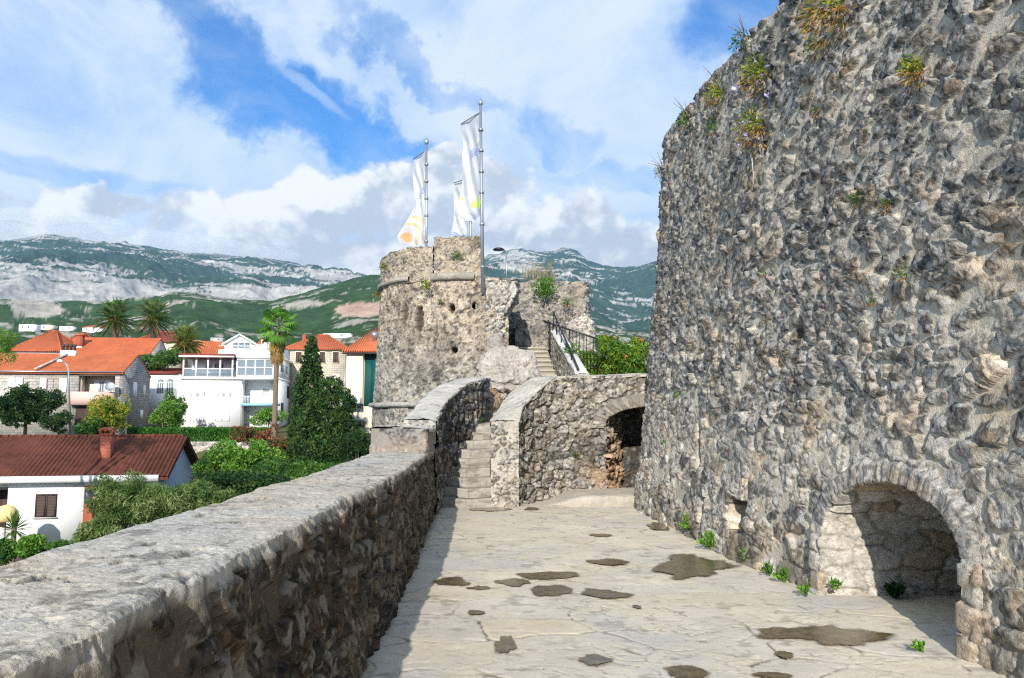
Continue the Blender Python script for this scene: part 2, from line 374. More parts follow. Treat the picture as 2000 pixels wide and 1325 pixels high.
build_floor()

# ---- near parapet
def build_parapet():
    Y = np.r_[np.linspace(-5, 1.1, 40), smin_edges(1.12, 13.6, .0042, .009, .05)]
    xi = np.interp(Y, [-5, 1, 5, 9, 11.5, 14.5], [-.93, -.93, -.95, -1.08, -1.24, -1.34])
    ti = np.interp(Y, [-5, 2, 4, 7, 9, 12.6], [-1.05, -1.05, -1.1, -1.11, -1.15, -1.34])
    xo = np.interp(Y, [-5, 3.5, 5, 8, 12.6], [-1.9, -1.88, -1.9, -2.0, -2.27])
    zt = np.interp(Y, [-5, 3, 8, 12.6], [1.13, 1.12, 1.1, 1.09])
    xo = xo+.10*(fbm(Y*1.3, Y*0, 4, 61, .6)-.5)+.05*(fbm(Y*6, Y*0, 3, 62)-.5); zt = zt+.03*(fbm(Y*.9, Y*0+4, 3, 63)-.5)
    ti = ti+.10*(fbm(Y*2.1, Y*0+8, 5, 64, .62)-.5)
    T1 = np.linspace(0, 1, 92); T2 = np.linspace(0, 1, 110)[1:]; T3 = np.linspace(0, 1, 40)[1:]**1.6
    n1, n2, n3_ = len(T1), len(T2), len(T3)
    xs = np.concatenate([xi[:, None]+(ti-xi)[:, None]*T1, ti[:, None]+(xo-ti)[:, None]*T2, xo[:, None]-.35*T3[None]+0*xi[:, None]], 1)
    zs = np.concatenate([-.06+(zt+.06)[:, None]*T1, zt[:, None]+0*T2[None], zt[:, None]-(zt+6.3)[:, None]*T3], 1)
    zs[:, n1:n1+n2] += -.035*sst(.92, 1, T2)[None]-.010*sst(.04, 0, T2)[None]
    zs[:, n1-6:n1] -= .012
    yy = np.repeat(Y[:, None], xs.shape[1], 1)
    P = np.stack([xs, yy, zs], -1); N = normals(P, False)
    d = np.linalg.norm(np.diff(P, axis=1), axis=-1); t = np.concatenate([np.zeros((len(Y), 1)), np.cumsum(d, 1)], 1)
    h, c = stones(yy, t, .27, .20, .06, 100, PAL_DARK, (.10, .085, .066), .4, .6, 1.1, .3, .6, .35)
    h -= .04; c = np.minimum(c*np.array((.98, .90, .79)), np.array((.20, .175, .14)))  # stone tones darkened so the inner face reads as shaded
    # mortar capping
    lay = fbm(xs*2.4, yy*1.5, 4, 111, .55)
    hm = .05*(fbm(xs*1.6, yy*1.3, 4, 110)-.5)+.012*(np.round(lay*9)/9-lay)*3+.006*(ridge(xs*5, yy*4, 4, 112)-.5)+.006*(fbm(xs*25, yy*25, 3, 113, .6)-.5)
    fl = sst(.64, .70, fbm(xs*11+3, yy*6, 4, 114, .6))*sst(.40, .58, fbm(xs*1.5, yy*1.5, 3, 115))
    cr = sst(.80, .86, ridge(xs*3.5+fbm(xs*4, yy*4, 2, 9), yy*2.2, 3, 118))*sst(.5, .62, fbm(xs*1.2+7, yy*1.2, 2, 119))
    pit_ = sst(.64, .69, fbm(xs*30, yy*24, 3, 124, .6)); hm += .004*(ridge(xs*18, yy*12, 4, 125)-.55)-.006*pit_; hm -= .018*fl+.014*cr
    cm = np.array((.45, .41, .345))*(.70+.54*fbm(xs*2, yy*2, 5, 116, .62))[..., None]
    cm = lerp(cm, np.array((.41, .395, .365)), sst(.5, .62, fbm(xs*1.2, yy*1.2+30, 3, 117))[..., None]*.7)
    cm = lerp(cm, np.array((.47, .40, .31)), sst(.58, .72, fbm(xs*1.7+50, yy*1.7, 4, 120))[..., None]*.5)
    cm = lerp(cm, np.array((.07, .065, .06)), (np.maximum(fl*.75, cr*.6))[..., None])
    cm = lerp(cm, np.array((.09, .085, .075)), (sst(.58, .70, fbm(xs*9, yy*9, 5, 121, .62))*.6)[..., None])
    ramp = np.concatenate([sst(.93, .99, T1), np.ones(n2), sst(.15, .02, T3)])[None]
    w = np.clip(ramp+(fbm(yy*7, xs*7, 3, 122)-.5)*1.5*np.concatenate([sst(.86, .97, T1), sst(.07, 0., T2), 0*T3])[None], 0, 1)
    P = P+N*(lerp(h, hm, w))[..., None]; c = lerp(c, cm, w[..., None])
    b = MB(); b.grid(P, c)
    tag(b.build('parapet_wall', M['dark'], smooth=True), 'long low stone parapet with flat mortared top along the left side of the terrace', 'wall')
build_parapet()

# ---- generic rubble body: plan outline extruded to a varying top
def ring_wall(b, path, z0, ztop, seed, du=.03, dv=.03, cw=.3, ch=.2, A=.05, pal=PAL_PALE, keep=None, flip=False, colfn=None, hfn=None, **kw):
    """path: (n,2) outline points, s: arclength; vertical face grid with relief; ztop: array along path"""
    p, s = catmull(path, du) if not isinstance(path, tuple) else path
    zt = ztop(s/s[-1]) if callable(ztop) else np.full(len(s), ztop)
    nv = int(max(zt.max()-z0, .2)/dv)+2; v = np.linspace(0, 1, nv)
    zz = z0+(zt-z0)[:, None]*v[None]
    P = np.stack([np.repeat(p[:, :1], nv, 1), np.repeat(p[:, 1:2], nv, 1), zz], -1)
    N = normals(P, flip); ss_ = np.repeat(s[:, None], nv, 1)
    h, c = stones(ss_, zz, cw, ch, A, seed, pal, **kw)
    h = h-A*.5
    if hfn is not None: h = hfn(ss_, zz, h)
    if colfn is not None: c = colfn(ss_, zz, c, P)
    P = P+N*h[..., None]
    k = None
    if keep is not None:
        kc = keep(ss_, zz, P); k = kc[:-1, :-1] & kc[1:, 1:]
    b.grid(P, c, k, flip=flip)
    return p, s, zt
def top_strip(b, pi, pj, zi, zj, seed, over=.02, lip=.07, n=22, m=160, A=.03, col=(.42, .40, .37)):
    """mortared coping laid over two edges (plan polylines resampled to equal counts)"""
    def rs(p, z):
        p = np.asarray(p, float); L = np.r_[0, np.cumsum(np.linalg.norm(np.diff(p, axis=0), axis=1))]; q = np.linspace(0, L[-1], m)
        return np.stack([np.interp(q, L, p[:, 0]), np.interp(q, L, p[:, 1]), np.interp(q, L, z)], 1)
    a = rs(pi, zi); c = rs(pj, zj); d = c-a; d[:, 2] = 0; ln = np.linalg.norm(d, axis=1, keepdims=True); d /= ln
    a0 = a-d*over; c0 = c+d*over; rows = []
    for k in range(4): rows.append(a0+np.array((0, 0, -lip*(1-k/4.))))
    for t in np.linspace(0, 1, n): 
        r_ = a0+(c0-a0)*t; r_[:, 2] += .012-.03*(abs(2*t-1)**4); rows.append(r_)
    for k in range(1, 5): rows.append(c0+np.array((0, 0, -lip*k/4.)))
    P = np.stack(rows, 0); N = normals(P); N *= np.sign(N[n//2+4, m//2, 2])
    x, y = P[..., 0], P[..., 1]
    h = A*(fbm(x*2, y*2, 4, seed)-.5)*1.9+A*.9*(ridge(x*5, y*5, 5, seed+1)-.5)+A*.5*(fbm(x*20, y*20, 3, seed+2)-.5)
    cc = np.array(col)*(.72+.5*fbm(x*2.5, y*2.5, 5, seed+3, .6))[..., None]
    cc = lerp(cc, np.array((.10, .095, .085)), (sst(.60, .72, fbm(x*8, y*8, 4, seed+4, .6))*.5)[..., None])
    P = P+N*h[..., None]
    fl_ = N[n//2+4, m//2, 2]*np.sign(np.cross(P[6, m//2]-P[5, m//2], P[5, m//2+1]-P[5, m//2])[2]) < 0
    b.grid(P, cc, flip=bool(fl_))

# ---- end block and climbing parapet left of the steps
def build_stair_parapet():
    b = MB()
    # squat block on the parapet
    blk = [(-1.33, 13.55), (-1.33, 12.42), (-1.36, 12.36), (-2.22, 12.42), (-2.24, 12.5), (-2.1, 13.6)]
    pts = np.concatenate([np.linspace(blk[i], blk[i+1], 12, endpoint=False) for i in range(5)]+[np.array([blk[5]])])
    L = np.r_[0, np.cumsum(np.linalg.norm(np.diff(pts, axis=0), axis=1))]; q = np.arange(0, L[-1], .022)
    path = (np.stack([np.interp(q, L, pts[:, k]) for k in (0, 1)], 1), q)
    def cf(s, z, c, P): return .58*lerp(c, np.array((.44, .34, .28)), (sst(.45, .6, fbm(s*2, z*3, 3, 77))*sst(1.45, 1.2, z)*.5)[..., None])
    ring_wall(b, path, .95, 1.47, 210, dv=.02, cw=.55, ch=.3, A=.035, mort=.6, colfn=cf, flip=True)
    top_strip(b, [(-1.33, 12.4), (-1.33, 13.6)], [(-2.22, 12.42), (-2.05, 13.6)], [1.47]*2, [1.49]*2, 220, lip=.06, m=60, n=40)
    # climbing part
    pin = np.array([(-1.30, 13.4), (-1.30, 14.5), (-1.2, 15.2), (-1.0, 16.0), (-.72, 16.8), (-.60, 17.4), (-.55, 18.2)])
    pot = np.array([(-1.84, 13.35), (-1.80, 14.3), (-1.70, 15.2), (-1.52, 16.2), (-1.25, 17.2), (-1.1, 17.9), (-1.0, 18.5)])
    zc = lambda t: np.interp(t, [0, .08, .24, .38, .58, .75, 1.0], [1.60, 1.66, 1.87, 2.08, 2.33, 2.48, 2.56])
    a, s1 = catmull(pin, .025); c, s2 = catmull(pot, .03)
    ring_wall(b, (a, s1), .0, zc, 230, dv=.022, cw=.27, ch=.2, A=.06, pal=PAL_DARK+PAL_GREY[:3], mcol=(.12, .105, .085), flip=False)  # stair side in darker stone than the outer face, painting its shade
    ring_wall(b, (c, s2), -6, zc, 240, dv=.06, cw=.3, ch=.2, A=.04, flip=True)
    fr = np.linspace((-1.84, 13.34), (-1.30, 13.4), 24); q = np.linspace(0, .54, 24)
    ring_wall(b, (fr, q), 1.2, 1.6, 250, dv=.02, cw=.4, ch=.25, A=.03, flip=False)
    top_strip(b, a, c, zc(s1/s1[-1]), zc(s2/s2[-1]), 260, lip=.05, n=26, m=220)
    tag(b.build('stair_parapet', M['mortar'], smooth=True), 'thick stone parapet climbing in a curve beside the left of the worn steps', 'wall')
build_stair_parapet()

# ---- steps
def build_steps():
    root = empty('stone_staircase', (-.85, 14.5, 0), label='flight of worn grey stone steps rising from the terrace between two walls', cat='stairs')
    for i in range(9):
        y0 = 14.52+.27*i; z1 = .17*(i+1); ln = .30 if i < 8 else 1.6
        X_ = np.linspace(-1.42, -.33, 62)
        prof = np.concatenate([np.stack([np.zeros(12), np.linspace(-.175, -.025, 12)], 1), [(.006, -.010), (.018, -.003)], np.stack([np.linspace(.03, ln, 16), np.zeros(16)], 1)])
        P = np.stack([np.repeat(X_[:, None], len(prof), 1), y0+np.repeat(prof[None, :, 0], 62, 0), z1+np.repeat(prof[None, :, 1], 62, 0)], -1)
        x, y, z = P[..., 0], P[..., 1]+P[..., 2]*1.3, P[..., 2]
        n = fbm(x*3, y*5, 4, 300+i)-.5; wear = -.022*np.exp(-((x+.85)/.28)**2)
        P[..., 2] += .02*n+wear; P[..., 1] += -.03*(fbm(x*2.2, y*4+7, 4, 320+i)-.5)
        c = np.array((.43, .395, .335))*(.68+.6*fbm(x*3, y*6, 5, 330+i, .62))[..., None]
        c = c*np.array((.70, .715, .74)); c = lerp(c, np.array((.15, .14, .12)), (sst(.48, .7, fbm(x*4, y*9, 5, 340+i, .62))*.75)[..., None]); P[..., 1] += .02*(ridge(x*7, P[..., 2]*9, 3, 345+i)-.5)
        jx = np.abs(((x+.2*h32(np.array([i]), np.array([2]), 4)[0]+9)/.47) % 1-.5); c = lerp(c, np.array((.12, .11, .1)), (sst(.03, .008, jx)*.5)[..., None])
        P -= np.array((-.85, 14.5, 0))
        b = MB(); b.grid(P, c, flip=False); b.build('step', M['mortar'], root, True)
build_steps()

# ---- curved cross wall closing the terrace
def build_cross_wall():
    root = empty('curved_cross_wall', (1.2, 16, 0), label='curved rubble wall closing the end of the terrace, with a dark arched recess', cat='wall')
    pin = np.array([(.11, 14.60), (.20, 15.0), (.48, 15.52), (.80, 15.93), (1.16, 16.15), (1.8, 16.25), (3.0, 16.32), (5.2, 16.5)])
    pot = np.array([(-.37, 14.52), (-.35, 15.1), (-.22, 15.7), (.05, 16.2), (.42, 16.55), (.95, 16.72), (2.8, 16.85), (5.2, 17.0)])
    b = MB()
    zi = lambda t: np.interp(t, [0, .06, .16, .24, .31, .42, 1], [1.57, 1.86, 2.14, 2.40, 2.50, 2.50, 2.62])
    zo = lambda t: np.interp(t, [0, .08, .16, .24, .32, .42, 1], [1.57, 1.64, 1.86, 2.18, 2.46, 2.52, 2.62])
    def keep(s, z, P):
        x = P[..., 0]; arch = 1.45+.42*np.sqrt(np.clip(1-((x-2.85)/.95)**2, 0, 1)); rag = .07*(fbm(z*4, x*3, 3, 44)-.5)
        return ~((x > 1.95+rag) & (x < 3.75) & (z > .1) & (z < arch+rag))
    a, s1, z1 = None, None, None
    def cf(s, z, c, P):
        x = P[..., 0]; m = sst(1.2, 1.9, x)*sst(1.3, .3, z)*sst(.42, .6, fbm(s*1.5, z*1.5, 3, 71)); return lerp(c, np.array((.42, .27, .16)), (m*.65)[..., None])
    def hf(s, z, h):
        return h+.04*(fbm(s*1.2, z*1.2, 3, 72)-.5)*2
    a, s1, z1 = ring_wall(b, catmull(pin, .018), -.05, zi, 410, dv=.018, cw=.27, ch=.20, A=.085, pal=[(.22, .205, .18), (.27, .25, .215), (.18, .17, .155), (.30, .27, .22), (.24, .21, .17), (.155, .15, .145)], mcol=(.16, .14, .11), mort=.12, mvar=.7, tilt=1.3, keep=keep, colfn=cf, hfn=hf, flip=False)
    c, s2, z2 = ring_wall(b, catmull(pot, .03), -.05, zo, 420, dv=.03, cw=.28, ch=.2, A=.05, flip=True, keep=lambda s, z, P: ~((P[..., 0] > 1.8) & (P[..., 0] < 4.2) & (z < 1.98)))
    fr = np.linspace((-.385, 14.5), (.125, 14.58), 34); q = np.linspace(0, .52, 34)
    ring_wall(b, (fr, q), -.05, 1.575, 430, dv=.016, cw=.3, ch=.19, A=.06, pal=[tuple(.72*q_ for q_ in p_) for p_ in PAL_PALE], mort=.3, flip=False)
    top_strip(b, a, c, z1, z2, 440, lip=.045, n=24, m=330, col=(.45, .42, .37))
    b.build('rubble_face', M['stone'], root, True, (-1.2, -16, 0))
    # recess: splayed jamb, back, soffit
    b = MB()
    j = np.linspace((1.93, 16.25), (2.5, 18.15), 80); q = np.linspace(0, 1.98, 80)
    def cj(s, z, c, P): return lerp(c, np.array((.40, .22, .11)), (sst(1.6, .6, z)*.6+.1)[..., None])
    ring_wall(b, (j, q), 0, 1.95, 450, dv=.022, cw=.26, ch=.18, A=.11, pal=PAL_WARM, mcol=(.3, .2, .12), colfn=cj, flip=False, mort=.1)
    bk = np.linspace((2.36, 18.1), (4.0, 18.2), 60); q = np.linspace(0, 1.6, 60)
    ring_wall(b, (bk, q), 0, 2.0, 455, dv=.03, cw=.3, ch=.2, A=.03, pal=PAL_DARK, mcol=(.09, .085, .08), flip=False)  # back wall coloured near black for the shade inside the recess
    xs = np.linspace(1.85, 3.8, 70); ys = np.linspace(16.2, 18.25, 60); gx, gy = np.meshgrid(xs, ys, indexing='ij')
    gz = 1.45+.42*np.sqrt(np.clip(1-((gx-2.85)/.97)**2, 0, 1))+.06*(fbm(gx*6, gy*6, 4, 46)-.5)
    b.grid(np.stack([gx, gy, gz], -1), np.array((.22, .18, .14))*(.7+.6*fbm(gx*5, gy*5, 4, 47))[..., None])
    # ring of thin arch stones
    th = np.linspace(math.pi, .15*math.pi, 150)
    rr = np.linspace(0, 1, 14)
    T, U = np.meshgrid(th, rr, indexing='ij')
    ax = 2.85+(.95+.27*U)*np.cos(T)*1.0; azz = 1.43+(.44+.27*U)*np.sin(T)
    f, e, r, _, _ = vor(T*9, U*.8+3, 48, .6)
    ay = 16.25+.03*(ax-1.9)-.045-.05*r[0]*sst(0, .2, e)+.02*(fbm(ax*9, azz*9, 3, 49)-.5)
    cc = np.array((.27, .25, .215))*(.65+.55*r[1]*sst(0, .25, e))[..., None]
    b.grid(np.stack([ax, ay, azz], -1), cc)
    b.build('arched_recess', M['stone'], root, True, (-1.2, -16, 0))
    # low ledge in front of the wall
    front = np.array([(.32, 15.12), (.62, 14.86), (1.0, 14.72), (1.5, 14.68), (2.0, 14.72), (2.5, 14.85)])
    back = np.array([(.36, 15.35), (.7, 15.95), (1.1, 16.25), (1.6, 16.35), (2.1, 16.4), (2.6, 16.5)])
    fa, s_ = catmull(front, .02); t = np.linspace(0, 1, len(fa)); ba = np.stack([np.interp(t, np.linspace(0, 1, 6), back[:, k]) for k in (0, 1)], 1)
    zt = .19*sst(.12, .55, t)+.012*(fbm(t*20, t*0, 3, 50)-.5)
    rows = [np.c_[fa+np.c_[0*t, -.012*k*(1-k/5.)+.03*(fbm(t*25, t*0+k*.4, 3, 51)-.5)], zt*k/5.-.01*(k == 0)] for k in range(6)]
    for k in np.linspace(.02, 1, 40):
        q = fa+(ba-fa)*k; rows.append(np.c_[q, zt+.014*(fbm(q[:, 0]*4, q[:, 1]*4, 4, 52)-.5)-.01*(k < .05)])
    P = np.stack(rows, 0); c = np.array((.47, .43, .365))*(.72+.5*fbm(P[..., 0]*3, P[..., 1]*3+P[..., 2]*5, 5, 53, .6))[..., None]
    c[:6] = lerp(c[:6], np.array((.2, .19, .17)), .35)
    b = MB(); b.grid(P, c, flip=True); b.build('ledge', M['mortar'], root, True, (-1.2, -16, 0))
build_cross_wall()

# ---- great battered tower wall on the right
BASE_R = np.array([(5.2, -6), (4.2, -1.0), (3.3, 3.6), (3.10, 5.5), (2.83, 7.5), (2.61, 9.2), (2.44, 11.2), (2.31, 13.0), (2.24, 14.2), (2.36, 15.1), (2.8, 16.1), (3.7, 17.1), (5.4, 17.9)])
BATTER = .098
_pf, _sf = catmull(BASE_R, .02)
_tan = np.gradient(_pf, axis=0); _tan /= np.linalg.norm(_tan, axis=1, keepdims=True)
_nrm = np.stack([-_tan[:, 1], _tan[:, 0]], 1)              # faces the terrace
S_ARCH = np.interp(6.52, _pf[:, 1], _sf)
def wall_pt(s, z, out=0.):
    x = np.interp(s, _sf, _pf[:, 0]); y = np.interp(s, _sf, _pf[:, 1]); nx = np.interp(s, _sf, _nrm[:, 0]); ny = np.interp(s, _sf, _nrm[:, 1])
    k = out-BATTER*z
    return x+nx*k, y+ny*k, nx, ny
def wall_hit(px, py):                                      # where a sight line meets the tower wall
    a, b = ray(px, py); best = None
    for s in np.arange(6, _sf[-1], .01):
        y = np.interp(s, _sf, _pf[:, 1])
        for _ in range(3):
            z = EYE+b*y; x, y, nx, ny = wall_pt(s, z)
        e = abs(a*y-x)
        if (best is None or e < best[0]) and y < 15.3: best = (e, s, z, x, y, nx, ny)
    return best[1:]
def arch_z(sl): return .60+.52*np.sqrt(np.clip(1-(sl/.93)**2, 0, 1))
HOLES = [(9.30, .50, .22, .17, .32), (13.3, .55, .07, .12, .2), (11.0, 1.25, .07, .26, .16), (10.6, .35, .06, .2, .12), (8.15, 2.55, .09, .07, .15), (12.2, .5, .05, .25, .1), (9.2, 4.9, .10, .10, .12)]
def build_tower_wall():
    root = empty('tower_wall', (3, 9, 0), label='huge battered wall of dark rubble stone towering over the right of the terrace', cat='wall')
    ys = np.interp
    s = [0.]
    while s[-1] < _sf[-1]:
        y = np.interp(s[-1], _sf, _pf[:, 1]); s.append(s[-1]+(.03 if 1 < y < 4.1 else .09 if y < 4.1 else min(max(.0021*y, .01), .028)))
    s = np.array(s[:-1]); 
    v = np.r_[np.arange(-.06, 4.4, .0135), np.arange(4.4, 6.9, .018)]
    ss_, zz = np.meshgrid(s, v, indexing='ij')
    ztop = 6.75+.05*(np.interp(s, _sf, _pf[:, 1])-9)+.35*(fbm(s*.9, s*0, 4, 500, .6)-.5)
    zz = np.where(zz > 4.4, 4.4+(zz-4.4)*((ztop-4.4)/2.5)[:, None], zz)
    h, c = stones(ss_, zz, .33, .19, .08, 510, PAL_ROCK, (.50, .455, .375), .42, .5, 1.1, .34, .5, .22)
    h2, c2 = stones(ss_, zz, .22, .13, .058, 520, PAL_ROCK, (.50, .455, .375), .40, .5, 1.1, .32, .5, .22)
    m = sst(.52, .6, fbm(ss_*.7, zz*.8, 3, 521)+.10*sst(10, 13, np.interp(ss_, _sf, _pf[:, 1]))); h = lerp(h, h2+.02, m); c = lerp(c, c2, m[..., None])
    # paler, warmer courses near the paving
    h3, c3 = stones(ss_, zz, .30, .19, .05, 530, PAL_PALE+PAL_WARM[:4]+PAL_ROCK, (.46, .42, .34), .45, .6, 1.0, .3, .4, .2, 3.4)
    lowm = sst(1.9, .8, zz+.8*(fbm(ss_*.8, zz*.8, 3, 531)-.5)+.25*sst(7, 5.0, np.interp(ss_, _sf, _pf[:, 1])))
    h = lerp(h, h3, lowm); c = lerp(c, c3, lowm[..., None])
    # bulges
    h += .10*(fbm(ss_*.45, zz*.45, 3, 540)-.5)*2
    up = sst(1.0, 4.2, zz+.8*(fbm(ss_*.6, zz*.6, 3, 543)-.5)); c = c*(1.06-.26*up)[..., None]
    warm = sst(.60, .72, fbm(ss_*2.5, zz*3, 4, 541)); c = lerp(c, c*np.array((1.25, 1.0, .72)), (warm*.4)[..., None])
    och = sst(.70, .76, fbm(ss_*4, zz*4+9, 4, 542)); c = lerp(c, np.array((.30, .19, .09)), (och*.3)[..., None])
    yb = np.interp(ss_, _sf, _pf[:, 1])
    for (hy, hz, a, bq, dp) in HOLES:
        e = np.maximum(np.abs(yb-hy)/a, np.abs(zz-hz)/bq)+.35*(fbm(yb*9, zz*9, 3, 550)-.5)
        k = sst(1.15, .9, e); h -= dp*k
        st = sst(1.2, .3, np.abs(yb-hy-.02)/(a*1.1))*sst(-1.0, -.15, zz-hz)*sst(.08, -.05, zz-hz)*sst(.3, .6, fbm(yb*9, zz*2, 3, 551)); c = lerp(c, np.array((.07, .055, .035)), (st*.7)[..., None])
    # run-off stains with their own outline at the foot
    st = sst(.52, .64, fbm(ss_*2.8, zz*.6, 4, 552))*sst(1.0, .25, zz+.5*fbm(ss_*2, zz*0, 3, 553)); st = np.maximum(st, sst(5.75, 5.3, np.interp(ss_, _sf, _pf[:, 1])+.5*(fbm(ss_*3, zz*3, 3, 555)-.5))*sst(.62, .25, zz+.5*(fbm(ss_*4, zz*2, 3, 554)-.5))); c = lerp(c, np.array((.10, .08, .05)), (st*.65)[..., None])
    sl = ss_-S_ARCH
    # distance outside the arch opening
    az_ = arch_z(sl); inside = (np.abs(sl) < .93) & (zz < az_)
    ell = np.where(zz < .6, np.abs(sl)-.93, np.hypot(sl, (zz-.6)*.93/.52)-.93)
    near = sst(.30, .17, ell); h = lerp(h, .03, near*.9)
    h = h-.05
    x, y, nx, ny = wall_pt(ss_, zz); P = np.stack([x+nx*h, y+ny*h, zz+h*.09], -1)
    kc = ell > .02; keep = kc[:-1, :-1] & kc[1:, 1:]
    b = MB(); b.grid(P, c, keep, flip=False)
    # ragged head of the wall, rounding inwards
    k = np.linspace(0, 1, 16); last = P[:, -1]; nn = np.stack([np.interp(s, _sf, _nrm[:, 0]), np.interp(s, _sf, _nrm[:, 1])], 1)
    hd = np.stack([np.c_[last[:, :2]-nn*(1.3*q**1.5), last[:, 2]+.10*math.sin(min(q*4, 1.57))-.1*q+(.10*(fbm(s*5, s*0+q*4, 4, 560)-.5))*(q > 0)] for q in k], 1)
    b.grid(hd, np.array((.27, .25, .22))*(.6+.8*fbm(hd[..., 0]*5, hd[..., 1]*5, 4, 561))[..., None], flip=False)
    b.build('rubble_face', M['stone'], root, True, (-3, -9, 0))
    # arch lining: face ring, then jambs and vault running into the wall
    ang = np.linspace(math.pi, 0, 190); px_ = np.r_[np.full(44, -.93), .93*np.cos(ang), np.full(44, .93)]; pz_ = np.r_[np.linspace(-.03, .6, 44, endpoint=False), .60+.52*np.sin(ang), np.linspace(.6, -.03, 45)[1:]]
    tx = np.gradient(px_); tz = np.gradient(pz_); ln = np.hypot(tx, tz); ox, oz = -tz/ln, tx/ln
    oz = np.where(np.abs(px_) > .929, np.where(pz_ < .6, 0, oz), oz)
    q = np.r_[0, np.cumsum(np.hypot(np.diff(px_), np.diff(pz_)))]
    t = np.r_[np.linspace(-.21, -.012, 14), np.linspace(0, 1.75, 84)]
    Q, T = np.meshgrid(q, t, indexing='ij')
    OX, OZ, PX, PZ = (np.repeat(a[:, None], len(t), 1) for a in (ox, oz, px_, pz_))
    face = np.maximum(-T, 0); dep = np.maximum(T, 0)
    sl_ = PX+OX*face*1.0; z_ = np.maximum(PZ+OZ*face, -.03)
    x, y, nx, ny = wall_pt(S_ARCH+sl_, z_)
    xin = x+dep; yin = y+dep*.0
    # straighten jambs to run square into the wall
    rin = .004-.06*sst(.14, .21, face); P = np.stack([xin+nx*rin, yin+ny*np.where(T < 0, rin, 0), z_], -1)
    isarch = (Q > .66) & (Q < q[-1]-.66)
    fv, ev, rv, _, _ = vor(Q/.058+.25*(fbm(Q*8, T*8, 3, 577)-.5), T/.5+4.4, 570, .6); fb, eb, rb, dub, dvb = vor(np.where(PX < 0, Q, Q)/.26, T/.36, 571, .8)
    hv = .016*sst(0, .16, ev)*(.3+.9*rv[0])+.016*(fbm(Q*14, T*9, 4, 578)-.5)-.01+.014*(fbm(Q*22, T*10, 3, 572)-.5); hb = .045*sst(0, .2, eb)*(.4+.8*rb[0])+.02*(fbm(Q*12, T*12, 3, 573)-.5)
    hh = np.where(T < .02, np.where(isarch, hv, hb), hb)
    hb, cb_ = stones(T*1.0+.09, Q, .36, .175, .034, 590, [(.44, .41, .36), (.36, .335, .29), (.50, .475, .43), (.33, .27, .20), (.40, .38, .34), (.42, .33, .24)], (.22, .19, .15), .10, .3, .4, .22, .12, .10, 5.0, .55, .14, .30); hb = hb-.012; hh = np.where((T < .02) & isarch, hv, hb)
    N = normals(P, False)
    cf = np.array([(.30, .285, .26), (.23, .222, .21), (.36, .34, .31), (.27, .26, .245), (.33, .30, .26)])[(rv[1]*5).astype(int)]*(.7+.6*fbm(Q*9, T*9, 4, 574))[..., None]
    cb = np.array([(.44, .41, .36), (.36, .335, .29), (.50, .475, .43), (.33, .27, .20), (.40, .38, .34), (.42, .33, .24)])[(rb[1]*6).astype(int) % 6]*(.72+.5*fbm(Q*7, T*7, 4, 575))[..., None]
    cb = lerp(np.array((.33, .30, .25)), cb, sst(0, .16, eb)[..., None])
    cb = cb_
    cf = cf*(.55+.8*sst(.35, .65, fbm(Q*34, T*34, 3, 579)))[..., None]; cf = lerp(np.array((.36, .335, .29)), cf, sst(.04, .16, ev)[..., None])
    c = np.where((isarch & (T < .02))[..., None], cf, cb)
    c = lerp(c, np.array((.30, .20, .11)), (sst(.6, .75, fbm(Q*3, T*3, 3, 576))*.4)[..., None])
    sgn = -1.0 if N[len(q)//2, 60, 2] > 0 else 1.0
    P = P+N*sgn*hh[..., None]
    b = MB(); b.grid(P, c, flip=(sgn < 0))
    bx = np.linspace(5.3, 7.5, 60); zz2 = np.linspace(-.05, 1.3, 50); gy, gz = np.meshgrid(bx, zz2, indexing='ij')
    hh2, c2 = stones(gy, gz, .3, .2, .05, 580, PAL_PALE)
    b.grid(np.stack([4.62-hh2, gy, gz], -1), c2, flip=False)
    b.build('arched_niche', M['stone'], root, True, (-3, -9, 0))
build_tower_wall()

